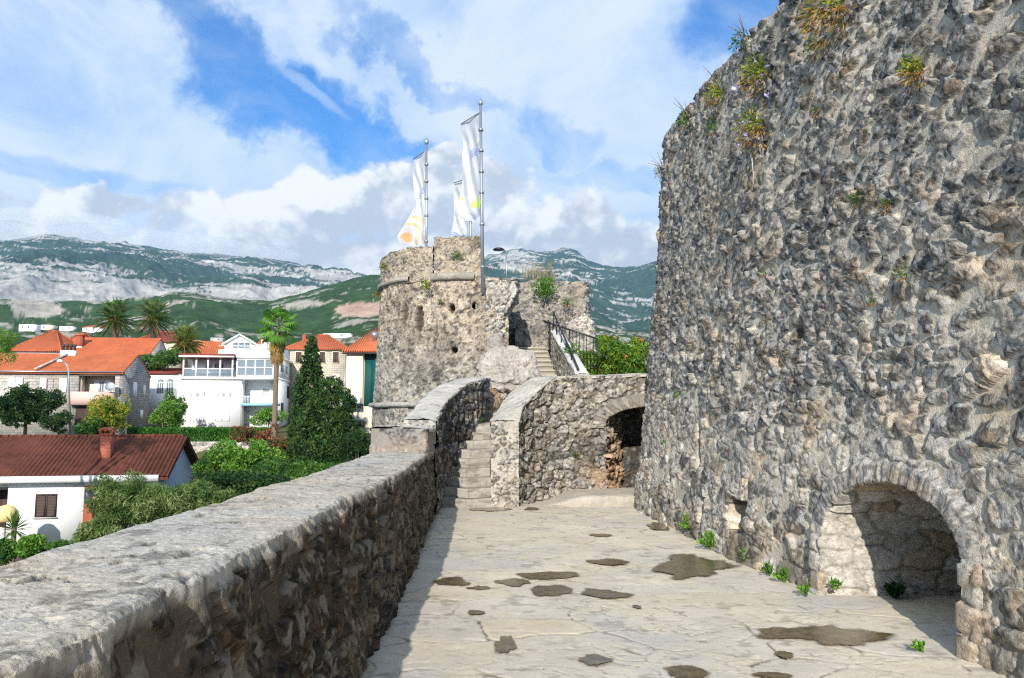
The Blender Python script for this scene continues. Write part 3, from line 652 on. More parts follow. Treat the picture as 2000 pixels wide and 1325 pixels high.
# ---- ruined round fort tower, its broken flank, rear wall and rocks
TC = np.array((-1.32, 22.6))
def tower_r(z): return 2.46+np.interp(z, [-7, 1.9, 5.3, 6.6], [.42, .16, 0, -.03])
def build_round_tower():
    root = empty('round_tower', (TC[0], TC[1], 0), label='ruined round fort tower of pale grey rubble with two merlons and flagpoles', cat='tower')
    loc = (-TC[0], -TC[1], 0)
    b = MB()
    th = np.arange(R(150), R(299), .0095); zc = np.r_[np.linspace(-7, .2, 30), np.arange(.23, 5.32, .026)]
    T, Z = np.meshgrid(th, zc, indexing='ij')
    u = T*2.5
    h, c = stones(u, Z, .24, .15, .038, 600, PAL_PALE, (.42, .39, .335), .42, .55, 1.2, .4, .5, .3)
    # coursed lower part, rough top part
    h2, c2 = stones(u, Z, .34, .13, .03, 605, PAL_PALE, (.45, .42, .37), .5, .4, .8, .3, .4, .2)
    m = sst(3.5, 2.6, Z+.5*(fbm(u*.8, Z*.8, 3, 606)-.5))*sst(.3, .5, fbm(u*.7, Z*.9, 3, 607)); h = lerp(h, h2, m); c = lerp(c, c2, m[..., None])
    # dark lichen veils and warm bare mortar near the break
    dk = sst(.46, .66, fbm(u*1.1, Z*.55, 5, 608, .62))*sst(4.6, 3.2, Z+.6*fbm(u*2, Z*0, 3, 609)); c = lerp(c, c*.42, (dk*.8)[..., None])
    wm = sst(.48, .66, fbm(u*1.2, Z*.9, 4, 610))*sst(4.9, 5.25, T); c = lerp(c, np.array((.50, .41, .29)), (wm*.6)[..., None])
    c = lerp(c, c*1.25, (sst(4.95, 5.15, T))[..., None]*.6)
    h = h+.06*(fbm(u*.7, Z*.7, 3, 611)-.5)
    def slot(px, py, wx, wz, dp):
        nonlocal h, c
        a, e = ray(px, py)
        Y = 20.2
        for _ in range(8):
            z = EYE+e*Y; rr = tower_r(z); x = a*Y; Y = TC[1]-math.sqrt(max(rr*rr-(x-TC[0])**2, .01))
        t0 = math.atan2(Y-TC[1], a*Y-TC[0]) % (2*math.pi)
        k = sst(1.15, .75, np.hypot((T-t0)*2.5/wx, (Z-z)/wz)+.3*(fbm(u*9, Z*9, 3, 612)-.5)); h = h-dp*k; c = lerp(c, np.array((.06, .05, .03)), (k*.75)[..., None])
    for q in ((820, 624, .12, .34, .3), (790, 612, .14, .24, .10), (883, 603, .075, .12, .35), (927, 598, .06, .08, .35), (887, 684, .08, .08, .35), (757, 608, .10, .16, .08)): slot(*q)
    pt = sst(.60, .68, fbm(u*9, Z*9, 3, 614)); h = h-.05*pt; wt_ = sst(2.6, 4.4, Z+.8*(fbm(u*.9, Z*.9, 3, 615)-.5))[..., None]; c = c*(1+wt_*np.array((.12, .03, -.08))); c = lerp(c*np.array((.74, .735, .72)), np.array((.06, .055, .05)), (pt*.6)[..., None])
    rr = tower_r(Z)+h; b.grid(np.stack([TC[0]+rr*np.cos(T), TC[1]+rr*np.sin(T), Z], -1), c, flip=False)
    # roof of the drum behind the merlons
    rad = np.linspace(0, 1, 20); T2, U2 = np.meshgrid(np.linspace(R(65), R(299), 80), rad, indexing='ij')
    b.grid(np.stack([TC[0]+2.45*U2*np.cos(T2), TC[1]+2.45*U2*np.sin(T2), 5.2+.04*fbm(U2*9, T2*3, 3, 613)], -1), np.full(T2.shape+(3,), .3))
    T2, Z2 = np.meshgrid(np.linspace(R(70), R(160), 40), np.linspace(-7, 5.25, 40), indexing='ij')
    b.grid(np.stack([TC[0]+tower_r(Z2)*np.cos(T2), TC[1]+tower_r(Z2)*np.sin(T2), Z2], -1), np.full(T2.shape+(3,), .28))
    b.build('drum', M['far'], root, True, loc)
    # string course low on the drum and corbel under the left merlon
    def band(name, t0, t1, z, hgt, out, seed, col, mat='far'):
        t = np.arange(t0, t1, .012); prof = np.array([(-.06, -.5), (.6, -.5), (1., -.36), (1.08, 0), (1., .36), (.6, .5), (-.06, .5)])
        P = []
        for po, pz in prof:
            r_ = tower_r(z)+out*po+.03*(fbm(t*9, t*0+pz, 3, seed)-.5); P.append(np.stack([TC[0]+r_*np.cos(t), TC[1]+r_*np.sin(t), z+pz*hgt+.03*(fbm(t*7, t*0+9, 3, seed+1)-.5)], -1))
        P = np.stack(P, 1); cc = np.array(col)*(.6+.8*fbm(P[..., 0]*5, P[..., 2]*5+P[..., 1]*3, 4, seed+2))[..., None]
        q = MB(); q.grid(P, cc, flip=True); q.build(name, M[mat], root, True, loc)
    band('string_course', R(150), R(253), 1.98, .13, .14, 620, (.30, .285, .26))
    band('string_course', R(150), R(236), 5.32, .12, .12, 624, (.33, .30, .26))
    def merlon(t0, t1, z0, zt, seed, thick=.75):
        q = MB(); t = np.arange(t0, t1, .0095); zz = np.linspace(z0, 1, 2); nv = 52
        top = zt(t)+.10*(fbm(t*9, t*0, 4, seed+5)-.5); v = np.linspace(0, 1, nv); Z_ = z0+(top-z0)[:, None]*v; T_ = np.repeat(t[:, None], nv, 1)
        def face(r0, sd, fl_):
            hh, cc = stones(T_*2.5, Z_, .27, .19, .055, sd, PAL_PALE+PAL_WARM[:3], (.43, .39, .32), .3, .6, 1.3, .4)
            rr_ = r0+(hh-.02)*(1 if not fl_ else -1); cc = cc*np.array((.74, .69, .61)); q.grid(np.stack([TC[0]+rr_*np.cos(T_), TC[1]+rr_*np.sin(T_), Z_], -1), cc, flip=fl_)
        face(2.47, seed, False); face(2.47-thick, seed+10, True)
        rr_ = np.linspace(2.49-thick, 2.49, 18); T3, R3 = np.meshgrid(t, rr_, indexing='ij'); Z3 = np.repeat(top[:, None], 18, 1)+.07*np.cos((R3-2.49+thick/2)/thick*2.6)-.04+.06*(fbm(T3*9, R3*5, 4, seed+20)-.5)
        q.grid(np.stack([TC[0]+R3*np.cos(T3), TC[1]+R3*np.sin(T3), Z3], -1), np.array((.38, .35, .31))*(.6+.8*fbm(T3*9, R3*5, 4, seed+21))[..., None], flip=False)
        for k, te in enumerate((t0, t[-1])):
            R4, Z4 = np.meshgrid(np.linspace(2.49-thick, 2.49, 30), np.linspace(z0, top[0 if k == 0 else -1]+.01, 44), indexing='ij')
            hh, cc = stones(R4, Z4, .25, .18, .06, seed+30+k, PAL_PALE, (.42, .38, .32)); a_ = te+(hh-.03)/2.4*(-1 if k == 0 else 1)
            q.grid(np.stack([TC[0]+R4*np.cos(a_), TC[1]+R4*np.sin(a_), Z4], -1), cc, flip=(k == 1))
        q.build('merlon', M['far'], root, True, loc)
    def ang(px): 
        a, _ = ray(px, 520); Y = 20.3
        for _ in range(8): x = a*Y; Y = TC[1]-math.sqrt(max(2.47**2-(x-TC[0])**2, .001))
        return math.atan2(Y-TC[1], x-TC[0]) % (2*math.pi)
    merlon(R(176), ang(846), 5.22, lambda t: 6.16-.02*np.abs(t-4.0), 630)
    merlon(ang(849), ang(943), 5.15, lambda t: 6.36+0*t, 660, .8)
    # flat slab under the right merlon
    band('corbel_slab', ang(845), ang(925), 5.30, .20, .16, 690, (.26, .24, .21))
build_round_tower()

def solid_block(name, outline_front, depth, z0, ztop, seed, label, cat='wall', rag=.12, A=.06, pal=PAL_PALE, col=None, mat='far', group=None, du=.03):
    """ruined masonry mass: front line (plan), going back by depth; ragged right end"""
    b = MB(); pts = np.array(outline_front, float)
    L = np.r_[0, np.cumsum(np.linalg.norm(np.diff(pts, axis=0), axis=1))]; q = np.arange(0, L[-1]+1e-6, du)
    path = np.stack([np.interp(q, L, pts[:, k]) for k in (0, 1)], 1)
    zt = ztop(q/q[-1]) if callable(ztop) else np.full(len(q), ztop)
    zt = zt+rag*(fbm(q*2.5, q*0, 4, seed+3, .6)-.5)
    ring_wall(b, (path, q), z0, lambda t: zt, seed, dv=du, cw=.26, ch=.18, A=A, pal=pal, flip=False, hfn=lambda s, z, h: h+.10*(fbm(s*1.5, z*1.5, 4, seed+4)-.5), colfn=col)
    c = np.stack([path+(np.array(depth)-0)*k for k in np.linspace(0, 1, 16)], 1)
    P = np.concatenate([c, np.repeat(zt[:, None, None], 16, 1)+.08*(fbm(c[..., 0]*3, c[..., 1]*3, 4, seed+6)-.5)[..., None]], -1)
    b.grid(P, np.array((.36, .33, .29))*(.6+.8*fbm(P[..., 0]*4, P[..., 1]*4, 4, seed+7))[..., None], flip=False)
    return b.build(name, M[mat], None, True) if label is None else tag(b.build(name, M[mat], None, True), label, cat, group, 'thing')

def flank_col(s, z, c, P):
    x = P[..., 0]; m = sst(.35, .6, fbm(s*1.5, z*1.2, 4, 7001)); c = lerp(c, np.array((.47, .45, .42)), (m*.7)[..., None])
    return c
def build_ruins():
    # broken flank of the drum: front face then a shaded raw return running back
    b = MB(); zc = np.arange(1.3, 5.27, .024); n1 = 56; n2 = 70
    xr = np.interp(zc, [1.3, 2.4, 3.0, 3.5, 4.2, 4.7, 5.0, 5.25], [-.62, -.60, -.52, -.40, -.26, .0, .16, .12])+.16*(fbm(zc*2.2, zc*0, 4, 700, .6)-.5)
    xl = -.95; f = np.linspace(0, 1, n1); g = np.linspace(0, 1, n2)[1:]
    Xf = xl+(xr-xl)[:, None]*f; Yf = np.full_like(Xf, 20.20)+.25*(f[None]-.3)*0
    Xb = xr[:, None]-.25*g[None]+.35*(fbm(zc[:, None]*1.8+0*g, g[None]*4+0*zc[:, None], 4, 701)-.5)*sst(0, .2, g)[None]; Yb = 20.2+4.8*g[None]+0*Xb
    P = np.stack([np.concatenate([Xf, Xb], 1), np.concatenate([Yf, Yb], 1), np.repeat(zc[:, None], n1+n2-1, 1)], -1)
    U = np.concatenate([Xf, xr[:, None]+4.8*g[None]+0*Xb], 1)
    h, c = stones(U, P[..., 2], .23, .16, .10, 702, PAL_PALE, (.45, .43, .40), .25, .6, 1.4, .5)
    m = sst(.40, .6, fbm(U*1.5, P[..., 2]*1.2, 4, 703)); c = lerp(c, np.array((.47, .455, .43))*(.75+.5*fbm(U*6, P[..., 2]*6, 4, 704))[..., None], (m*.6)[..., None])
    isb = np.concatenate([np.zeros(n1), np.ones(n2-1)])[None, :, None]; c = c*(1-isb*.25)  # return's colour lowered to paint the shade on that side
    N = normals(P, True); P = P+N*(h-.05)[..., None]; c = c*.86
    b.grid(P, c, flip=False)
    t = np.linspace(0, 1, 24); Xt, Yt = np.meshgrid(np.linspace(-1.0, .2, 24), np.linspace(20.15, 25, 40), indexing='ij')
    b.grid(np.stack([Xt, Yt, 5.24+.12*(fbm(Xt*3, Yt*3, 4, 705)-.5)], -1), np.full(Xt.shape+(3,), .4), flip=False)
    tag(b.build('broken_tower_flank', M['far'], None, True), 'ragged broken masonry flank at the right side of the round tower, whitish mortar', 'wall', None, 'thing')
    # rear ruined wall
    def rc(s, z, c, P): return .62*lerp(c, np.array((.50, .42, .30)), (sst(.45, .65, fbm(s*.9, z*.9, 4, 711))*.55)[..., None])
    solid_block('ruined_rear_wall', [(-.1, 25.4), (2.38, 25.4), (2.52, 25.6), (2.6, 26.5), (2.5, 28)], (0, 2.0), 1.5, lambda t: np.interp(t, [0, .48, .5, 1], [6.1, 6.1, 6.0, 5.9]), 710, 'ruined pale wall with overgrown top standing behind the upper stairs', rag=.12, A=.09, col=rc)
    solid_block('ruined_rear_wall', [(1.72, 25.0), (2.55, 25.0), (2.72, 25.3), (2.7, 26.2)], (0, .8), 1.5, lambda t: np.interp(t, [0, .3, .6, 1], [4.7, 4.95, 4.4, 3.9]), 714, 'lower broken stub of wall at the right foot of the ruined rear wall', rag=.22, A=.10)
    # rubble face below the landing
    solid_block('landing_wall', [(.1, 23.3), (1.1, 23.3), (1.15, 23.5), (1.15, 25)], (0, 2.2), 1.5, 4.55, 720, 'short rubble wall under the landing at the head of the upper stairs', rag=.05, A=.07, col=rc)
    # rocks
    def rock(name, cen, rad, seed, amp, pal, label, nu=260, nv=150):
        u = np.linspace(0, 2*math.pi, nu); v = np.linspace(.02, math.pi-.02, nv); V_, U_ = np.meshgrid(v, u, indexing='ij')
        d = np.stack([np.sin(V_)*np.cos(U_), np.sin(V_)*np.sin(U_), np.cos(V_)], -1); q = d*np.array(rad)+np.array(cen)
        a = n3(q[..., 0]*1.6, q[..., 1]*1.6, q[..., 2]*1.6, 4, seed)-.5; r2 = 0
        for k, sc in ((0, 3.2), (1, 7.0), (2, 15.0)): r2 = r2+(1-np.abs(4*n3(q[..., 0]*sc, q[..., 1]*sc, q[..., 2]*sc*1.3, 2, seed+k+1)-2)-.45)*(.6**k)
        k = 1+amp*(a*2.4+r2*.36); P = np.array(cen)+d*np.array(rad)*k[..., None]
        cc = .62*np.array(pal[0])*(.5+1.0*n3(q[..., 0]*5, q[..., 1]*5, q[..., 2]*5, 4, seed+4))[..., None]
        cc = lerp(cc, np.array(pal[1]), sst(.5, .62, n3(q[..., 0]*2.2, q[..., 1]*2.2, q[..., 2]*2.2, 4, seed+7))[..., None]*.8)
        b = MB(); b.grid(P, cc, flip=False); return tag(b.build(name, M['far'], None, True), label, 'rock', None, 'thing')
    c = at(992, 735, 19.6); rock('rock_outcrop', c, (.66, .64, .70), 730, .60, [(.56, .52, .47), (.27, .24, .21)], 'pale jagged rock lump bulging out at the foot of the upper stairs')
    c = at(958, 800, 19.3); rock('rock_outcrop', c, (.30, .7, .62), 740, .55, [(.42, .32, .23), (.24, .16, .10)], 'brown jagged rock wedged between the round tower and the stair parapet')
    c = at(966, 690, 20.2); rock('rock_outcrop', c, (.30, .4, .42), 750, .6, [(.45, .41, .36), (.32, .18, .07)], 'rusty stained rock knob under the broken tower edge')
    c = at(1000, 775, 21.4); rock('rock_outcrop', c, (.8, .9, .55), 760, .4, [(.14, .10, .07), (.20, .14, .09)], 'rock in the hollow below the pale rock lump, coloured dark as its shade')  # dark tone painted in for the shade of the hollow
build_ruins()

def build_upper_stairs():
    root = empty('upper_staircase', (.6, 20.5, 2.6), label='upper flight of narrow stone steps with a sloping pale parapet, climbing to the landing', cat='stairs')
    loc = (-.6, -20.5, -2.6)
    for i in range(8):
        y0 = 20.4+.36*i; z1 = 2.62+.155*i; x1 = 1.22-.03*i
        X_ = np.linspace(.02, x1, 40); prof = np.array([(.03, -.6), (.03, -.05), (-.02, -.045), (-.025, -.01), (0, 0), (.2, 0), (.5, 0)])
        if i: prof[0] = (.03, -.2)
        P = np.stack([np.repeat(X_[:, None], 7, 1), y0+np.repeat(prof[None, :, 0], 40, 0), z1+np.repeat(prof[None, :, 1], 40, 0)], -1)
        P[..., 2] += .02*(fbm(P[..., 0]*3, P[..., 1]*5, 3, 770+i)-.5)
        c = np.array((.40, .37, .31))*(.7+.5*fbm(P[..., 0]*3, P[..., 2]*7+P[..., 1], 4, 780+i))[..., None]
        b = MB(); b.grid(P, c); b.build('step', M['mortar'], root, False, loc)
    # sloping side wall with smooth pale coping
    b = MB(); p = np.array([(1.62, 19.5), (1.18, 23.3)]); q = np.linspace(0, 1, 90); path = p[0]+(p[1]-p[0])*q[:, None]
    z = lambda t: np.interp(t, [0, 1], [2.72, 4.25])
    ring_wall(b, (path, q*3.9), 1.5, z, 790, dv=.03, cw=.2, ch=.14, A=.04, pal=PAL_GREY[2:], flip=True, mort=.5)
    p2 = path+np.array((.30, .05)); ring_wall(b, (p2, q*3.9), 1.5, z, 795, dv=.05, A=.03, flip=False)
    fr = np.linspace(path[0], p2[0], 12); ring_wall(b, (fr, np.linspace(0, .3, 12)), 1.5, 2.72, 796, dv=.05, A=.02)
    top_strip(b, path, p2, z(q), z(q), 798, lip=.05, n=14, m=80, A=.012, col=(.56, .54, .52))
    b.build('side_wall', M['mortar'], root, True, loc)
    b = MB(); a0 = Vector((path[2][0]+.06, path[2][1], 2.72+.12)); a1 = Vector((path[-1][0]+.06, path[-1][1], 4.25+.55))
    b.tube([a0, a1], .028, 8)
    for k in (.05, .25, .45, .65, .85, .99): w = a0.lerp(a1, k); b.tube([w, w-Vector((0, 0, .15+.35*k))], .016, 6)
    b.build('handrail', M['iron'], root, False, loc)
    # landing and fill
    g = MB(); X_, Y_ = np.meshgrid(np.linspace(-.9, 8, 60), np.linspace(16.8, 29, 60), indexing='ij')
    Z_ = np.where(X_ < 1.0, np.interp(Y_, [16.8, 19.8, 20.3, 30], [1.5, 1.55, 2.4, 2.4]), 2.2)+.1*(fbm(X_*1.5, Y_*1.5, 4, 799)-.5)
    g.grid(np.stack([X_, Y_, Z_], -1), np.array((.30, .27, .22))*(.6+.8*fbm(X_*3, Y_*3, 4, 801))[..., None], flip=False)
    tag(g.build('upper_terrace_ground', M['paving'], None, True), kind='structure')
    # railing along the landing
    rr = empty('iron_railing', at(1062, 690, 23.4), label='black iron railing with thin balusters sloping down beside the landing', cat='railing'); ro = -Vector(rr.location)
    A0, A1 = at(1060, 627, 23.35), at(1166, 662, 22.6); B0, B1 = A0-Vector((0, 0, .92)), A1-Vector((0, 0, .95))
    t = MB(); t.tube([A0, A1], .027, 8); t.build('top_rail', M['iron'], rr, False, ro)
    t = MB(); t.tube([B0+Vector((0, 0, .08)), B1+Vector((0, 0, .08))], .016, 6); t.build('bottom_rail', M['iron'], rr, False, ro)
    for k in range(17):
        t = MB(); w = A0.lerp(A1, k/16); e = B0.lerp(B1, k/16); t.tube([w, e], .024 if k in (0, 8, 16) else .011, 6); t.build('post' if k in (0, 8, 16) else 'baluster', M['iron'], rr, False, ro)
build_upper_stairs()

# ---- flags
def flag_mat():
    m, nt, b = new_mat('flag cloth'); a = attr(nt); setc(nt, b, a); b.inputs['Roughness'].default_value = .8
    t = nt.nodes.new('ShaderNodeBsdfTranslucent'); nt.links.new(a.k, t.inputs[0]); mx = nt.nodes.new('ShaderNodeMixShader'); mx.inputs[0].default_value = .4
    nt.links.new(b.outputs[0], mx.inputs[1]); nt.links.new(t.outputs[0], mx.inputs[2]); nt.links.new(mx.outputs[0], nt.nodes['Material Output'].inputs[0]); return m
def build_flags():
    fm = flag_mat()
    def flag(base, top, arm_to, left, seed, design, label, finial=True, pole_r=.045, clip_bottom=None):
        """base/top: pole ends; arm_to: end of arm; left: list of (fraction down, point) of the free edge"""
        base, top, arm_to = Vector(base), Vector(top), Vector(arm_to)
        r = empty('banner_flag', base, label=label, cat='flag', group='tall white banner flags on the round tower'); lo = -base
        t = MB(); t.tube([base-Vector((0, 0, .3)), base.lerp(top, .45), top], [pole_r, pole_r*.85, pole_r*.7], 10)
        for k in (.08, .32, .5, .62, .74, .86): w = base.lerp(top, k); t.tube([w-Vector((0, 0, .03)), w+Vector((0, 0, .03))], pole_r*1.35, 10)
        t.build('pole', M['steel'], r, True, lo)
        if finial:
            t = MB(); t.tube([top, top+Vector((0, 0, .05)), top+Vector((0, 0, .10)), top+Vector((0, 0, .15)), top+Vector((0, 0, .2))], [.03, .06, .065, .04, .008], 10); t.build('finial', M['steel'], r, True, lo)
        a0 = base.lerp(top, .965); t = MB(); t.tube([a0, arm_to], .016, 6); t.build('arm', M['steel'], r, True, lo)
        nu, nv = 70, 190; U_, V_ = np.meshgrid(np.linspace(0, 1, nu), np.linspace(0, 1, nv), indexing='ij')
        lf = np.array([l[1] for l in left]); lt = np.array([l[0] for l in left]); rt = np.array([l[2] for l in left])
        Lp = np.stack([np.interp(V_[0], lt, lf[:, k]) for k in range(3)], -1); k_ = np.ones(9)/9
        Lp = np.stack([np.convolve(np.r_[[Lp[0, k]]*4, Lp[:, k], [Lp[-1, k]]*4], k_, 'valid') for k in range(3)], -1)
        Rp = np.stack([np.interp(V_[0], lt, rt[:, k]) for k in range(3)], -1)
        P = Lp[None]+(Rp-Lp)[None]*U_[..., None]
        bow = np.sin(U_*math.pi)*(.10+.25*V_)+.10*np.sin(U_*7+V_*9+seed)*V_+.05*np.sin(U_*15-V_*14+seed)*sst(0, .2, V_)+.10*(fbm(U_*3, V_*7, 3, seed)-.5)
        P[..., 1] += bow*.7; P[..., 0] += bow*.22
        c = np.empty(U_.shape+(3,)); c[:] = (.64, .645, .68); design(U_, V_, c)
        t = MB(); t.grid(P, c); t.build('cloth', fm, r, True, lo)
    ORG, BLU, GRN, LIME = (.95, .42, .08), (.16, .28, .72), (.50, .78, .08), (.62, .82, .15)
    def put(c, m, col, k=.9): c[:] = lerp(c, np.array(col), (m*k)[..., None])
    def stripes(U_, V_, c, u0, u1, v0, v1, n, sl, col):
        vv = V_-sl*(U_-u0)+.012*np.sin(U_*14); k = (vv-v0)/(v1-v0)*n
        put(c, sst(u0, u0+.05, U_)*sst(u1, u1-.05, U_)*sst(0, .1, k)*sst(n, n-.1, k)*sst(.30, .2, np.abs(k % 1-.4)), col)
    def d1(U_, V_, c):
        stripes(U_, V_, c, .22, .72, .38, .46, 3, -.06, BLU); put(c, sst(.04, .02, np.abs(V_-.33+.05*U_))*sst(.5, .6, U_)*sst(.9, .8, U_), (.85, .78, .35), .6)
        x = (U_-.22); y = (V_-.91)*2.6; rr = np.hypot(x, y); put(c, sst(.16, .12, rr), ORG, .75)
        an = np.arctan2(y, x)
        put(c, sst(.05, .03, np.abs(rr-.40))*sst(.25, .35, (an+3.3) % 6.28-.4), (.97, .55, .2), .85)
        put(c, sst(.055, .03, np.abs(rr-.62))*sst(.1, .2, np.abs(((an*9) % 3)-1.5)+.3), (.97, .58, .25), .8)
    def d2(U_, V_, c):
        stripes(U_, V_, c, .30, .95, .275, .375, 4, -.06, BLU); put(c, sst(.022, .012, np.abs(V_-.262+.09*(U_-.6)))*sst(.5, .6, U_)*sst(1., .9, U_), (.85, .85, .35), .7)
        put(c, sst(0, .02, U_-.45)*sst(.0, .015, .035+(U_-.45)*.075-np.abs(V_-.80-(U_-.45)*.03)), LIME)
        put(c, sst(.09, .05, np.hypot(U_-.12, (V_-.73)*3)), LIME); put(c, sst(.012, .006, np.abs(V_-.965+.05*(U_-.3)))*sst(.25, .3, U_), (.45, .52, .85))
    def d3(U_, V_, c):
        stripes(U_, V_, c, .02, .75, .82, .99, 4, .12, BLU); put(c, sst(.10, .06, np.hypot(U_-.62, (V_-.18)*3)), LIME)
        put(c, sst(.03, .015, np.abs(U_-.36-.05*np.sin(V_*40)))*sst(.3, .34, V_)*sst(.62, .58, V_)*sst(.3, .5, (V_*40) % 1), (.5, .58, .85), .7)
    Y1 = 21.6; b1 = Vector((at(833, 483, Y1).x, Y1, 5.25)); t1 = at(833, 283, Y1)
    flag(b1, t1, at(808, 311, 22.5), [(0, at(808, 312, 22.5), at(831, 292, Y1)), (.15, at(806, 338, 22.5), at(832, 320, Y1)), (.35, at(810, 372, 22.4), at(832, 360, Y1)), (.55, at(806, 405, 22.3), at(832, 395, Y1)), (.78, at(793, 440, 22.1), at(832, 440, Y1)), (.92, at(776, 463, 22.0), at(832, 464, Y1)), (1., at(781, 477, 22.), at(832, 477, Y1))], 3, d1, 'white banner flag with an orange sun on the left edge of the tower top', pole_r=.042)
    Y2 = 20.0; b2 = Vector((at(943, 545, Y2).x, Y2, 5.15)); t2 = at(938.5, 207, Y2)
    flag(b2, t2, at(900, 243, 21.1), [(0, at(900, 243, 21.1), at(937, 212, Y2)), (.1, at(901, 258, 21.1), at(938, 236, Y2)), (.2, at(906, 285, 21.1), at(938, 262, Y2)), (.45, at(902, 335, 21.), at(939, 318, Y2)), (.7, at(898, 385, 21.), at(940, 368, Y2)), (.88, at(891, 415, 20.9), at(940, 405, Y2)), (1., at(903, 432, 20.8), at(940, 421, Y2))], 9, d2, 'tallest white banner flag, with blue and lime marks, in front of the right merlon', pole_r=.05)
    Y3 = 23.8; b3 = Vector((at(919, 470, Y3).x, Y3, 5.2)); t3 = at(919, 338, Y3)
    flag(b3, t3, at(886, 358, 24.9), [(0, at(887, 359, 24.9), at(917, 342, Y3)), (.2, at(888, 385, 24.9), at(918, 366, Y3)), (.5, at(885, 420, 24.7), at(918, 405, Y3)), (.8, at(883, 452, 24.6), at(918, 442, Y3)), (1., at(880, 470, 24.5), at(915, 468, Y3))], 15, d3, 'lower white banner flag half hidden behind the tallest one', finial=False, pole_r=.045)
    # dish lamp on a pole
    p = Vector((at(989, 545, 21.6).x, 21.6, 5.2)); h = at(989, 491, 21.6); c = at(974, 488, 21.6)
    r = empty('dish_lamp', p, label='dark dish shaped lamp on a thin pale pole at the right of the tower top', cat='lamp'); lo = -p
    b = MB(); b.tube([p, h], .022, 8); b.tube([h, c+Vector((0, 0, .03))], .014, 6); b.build('pole', M['steel'], r, True, lo)
    b = MB(); k = 20; V = []; Q = []
    for j, (rr, zz) in enumerate(((.02, .05), (.12, .04), (.17, .0), (.16, -.015), (.02, -.02))):
        V += [(c.x+rr*math.cos(2*math.pi*i/k), c.y+rr*math.sin(2*math.pi*i/k), c.z+zz) for i in range(k)]
        if j: Q += [((j-1)*k+i, (j-1)*k+(i+1) % k, j*k+(i+1) % k, j*k+i) for i in range(k)]
    b.add(V, Q); b.build('dish', M['iron'], r, True, lo)
build_flags()

# ================================================================== LAND
def ang_b(px, py): a, b = ray(px, py); return b/math.sqrt(1+a*a)
H1 = [(-600, 600), (0, 586), (100, 589), (200, 591), (330, 578), (380, 574), (450, 592), (520, 593), (600, 575), (660, 556), (700, 545), (740, 537), (800, 532), (900, 540), (1000, 575), (1100, 618), (1200, 648), (1300, 660), (1600, 650), (2400, 620)]
H2 = [(-600, 480), (0, 466), (60, 461), (100, 459), (150, 468), (200, 473), (250, 479), (300, 488), (350, 496), (420, 499), (500, 506), (560, 514), (620, 524), (665, 530), (700, 540), (760, 548), (900, 520), (965, 502), (1000, 491), (1020, 487), (1050, 494), (1075, 496), (1100, 490), (1125, 492), (1150, 512), (1180, 522), (1220, 528), (1250, 523), (1285, 514), (1400, 485), (1700, 500), (2400, 520)]
GY = [(-60, -6.4), (30, -6.2), (46, -5.6), (50, -3.6), (55, -1.6), (57.9, -1.35), (58.4, -.3), (68, -.05), (80, .45), (120, 3.), (170, 6.)]
def ground_z(x, y): return np.interp(y, [g[0] for g in GY], [g[1] for g in GY])
HILL = {}
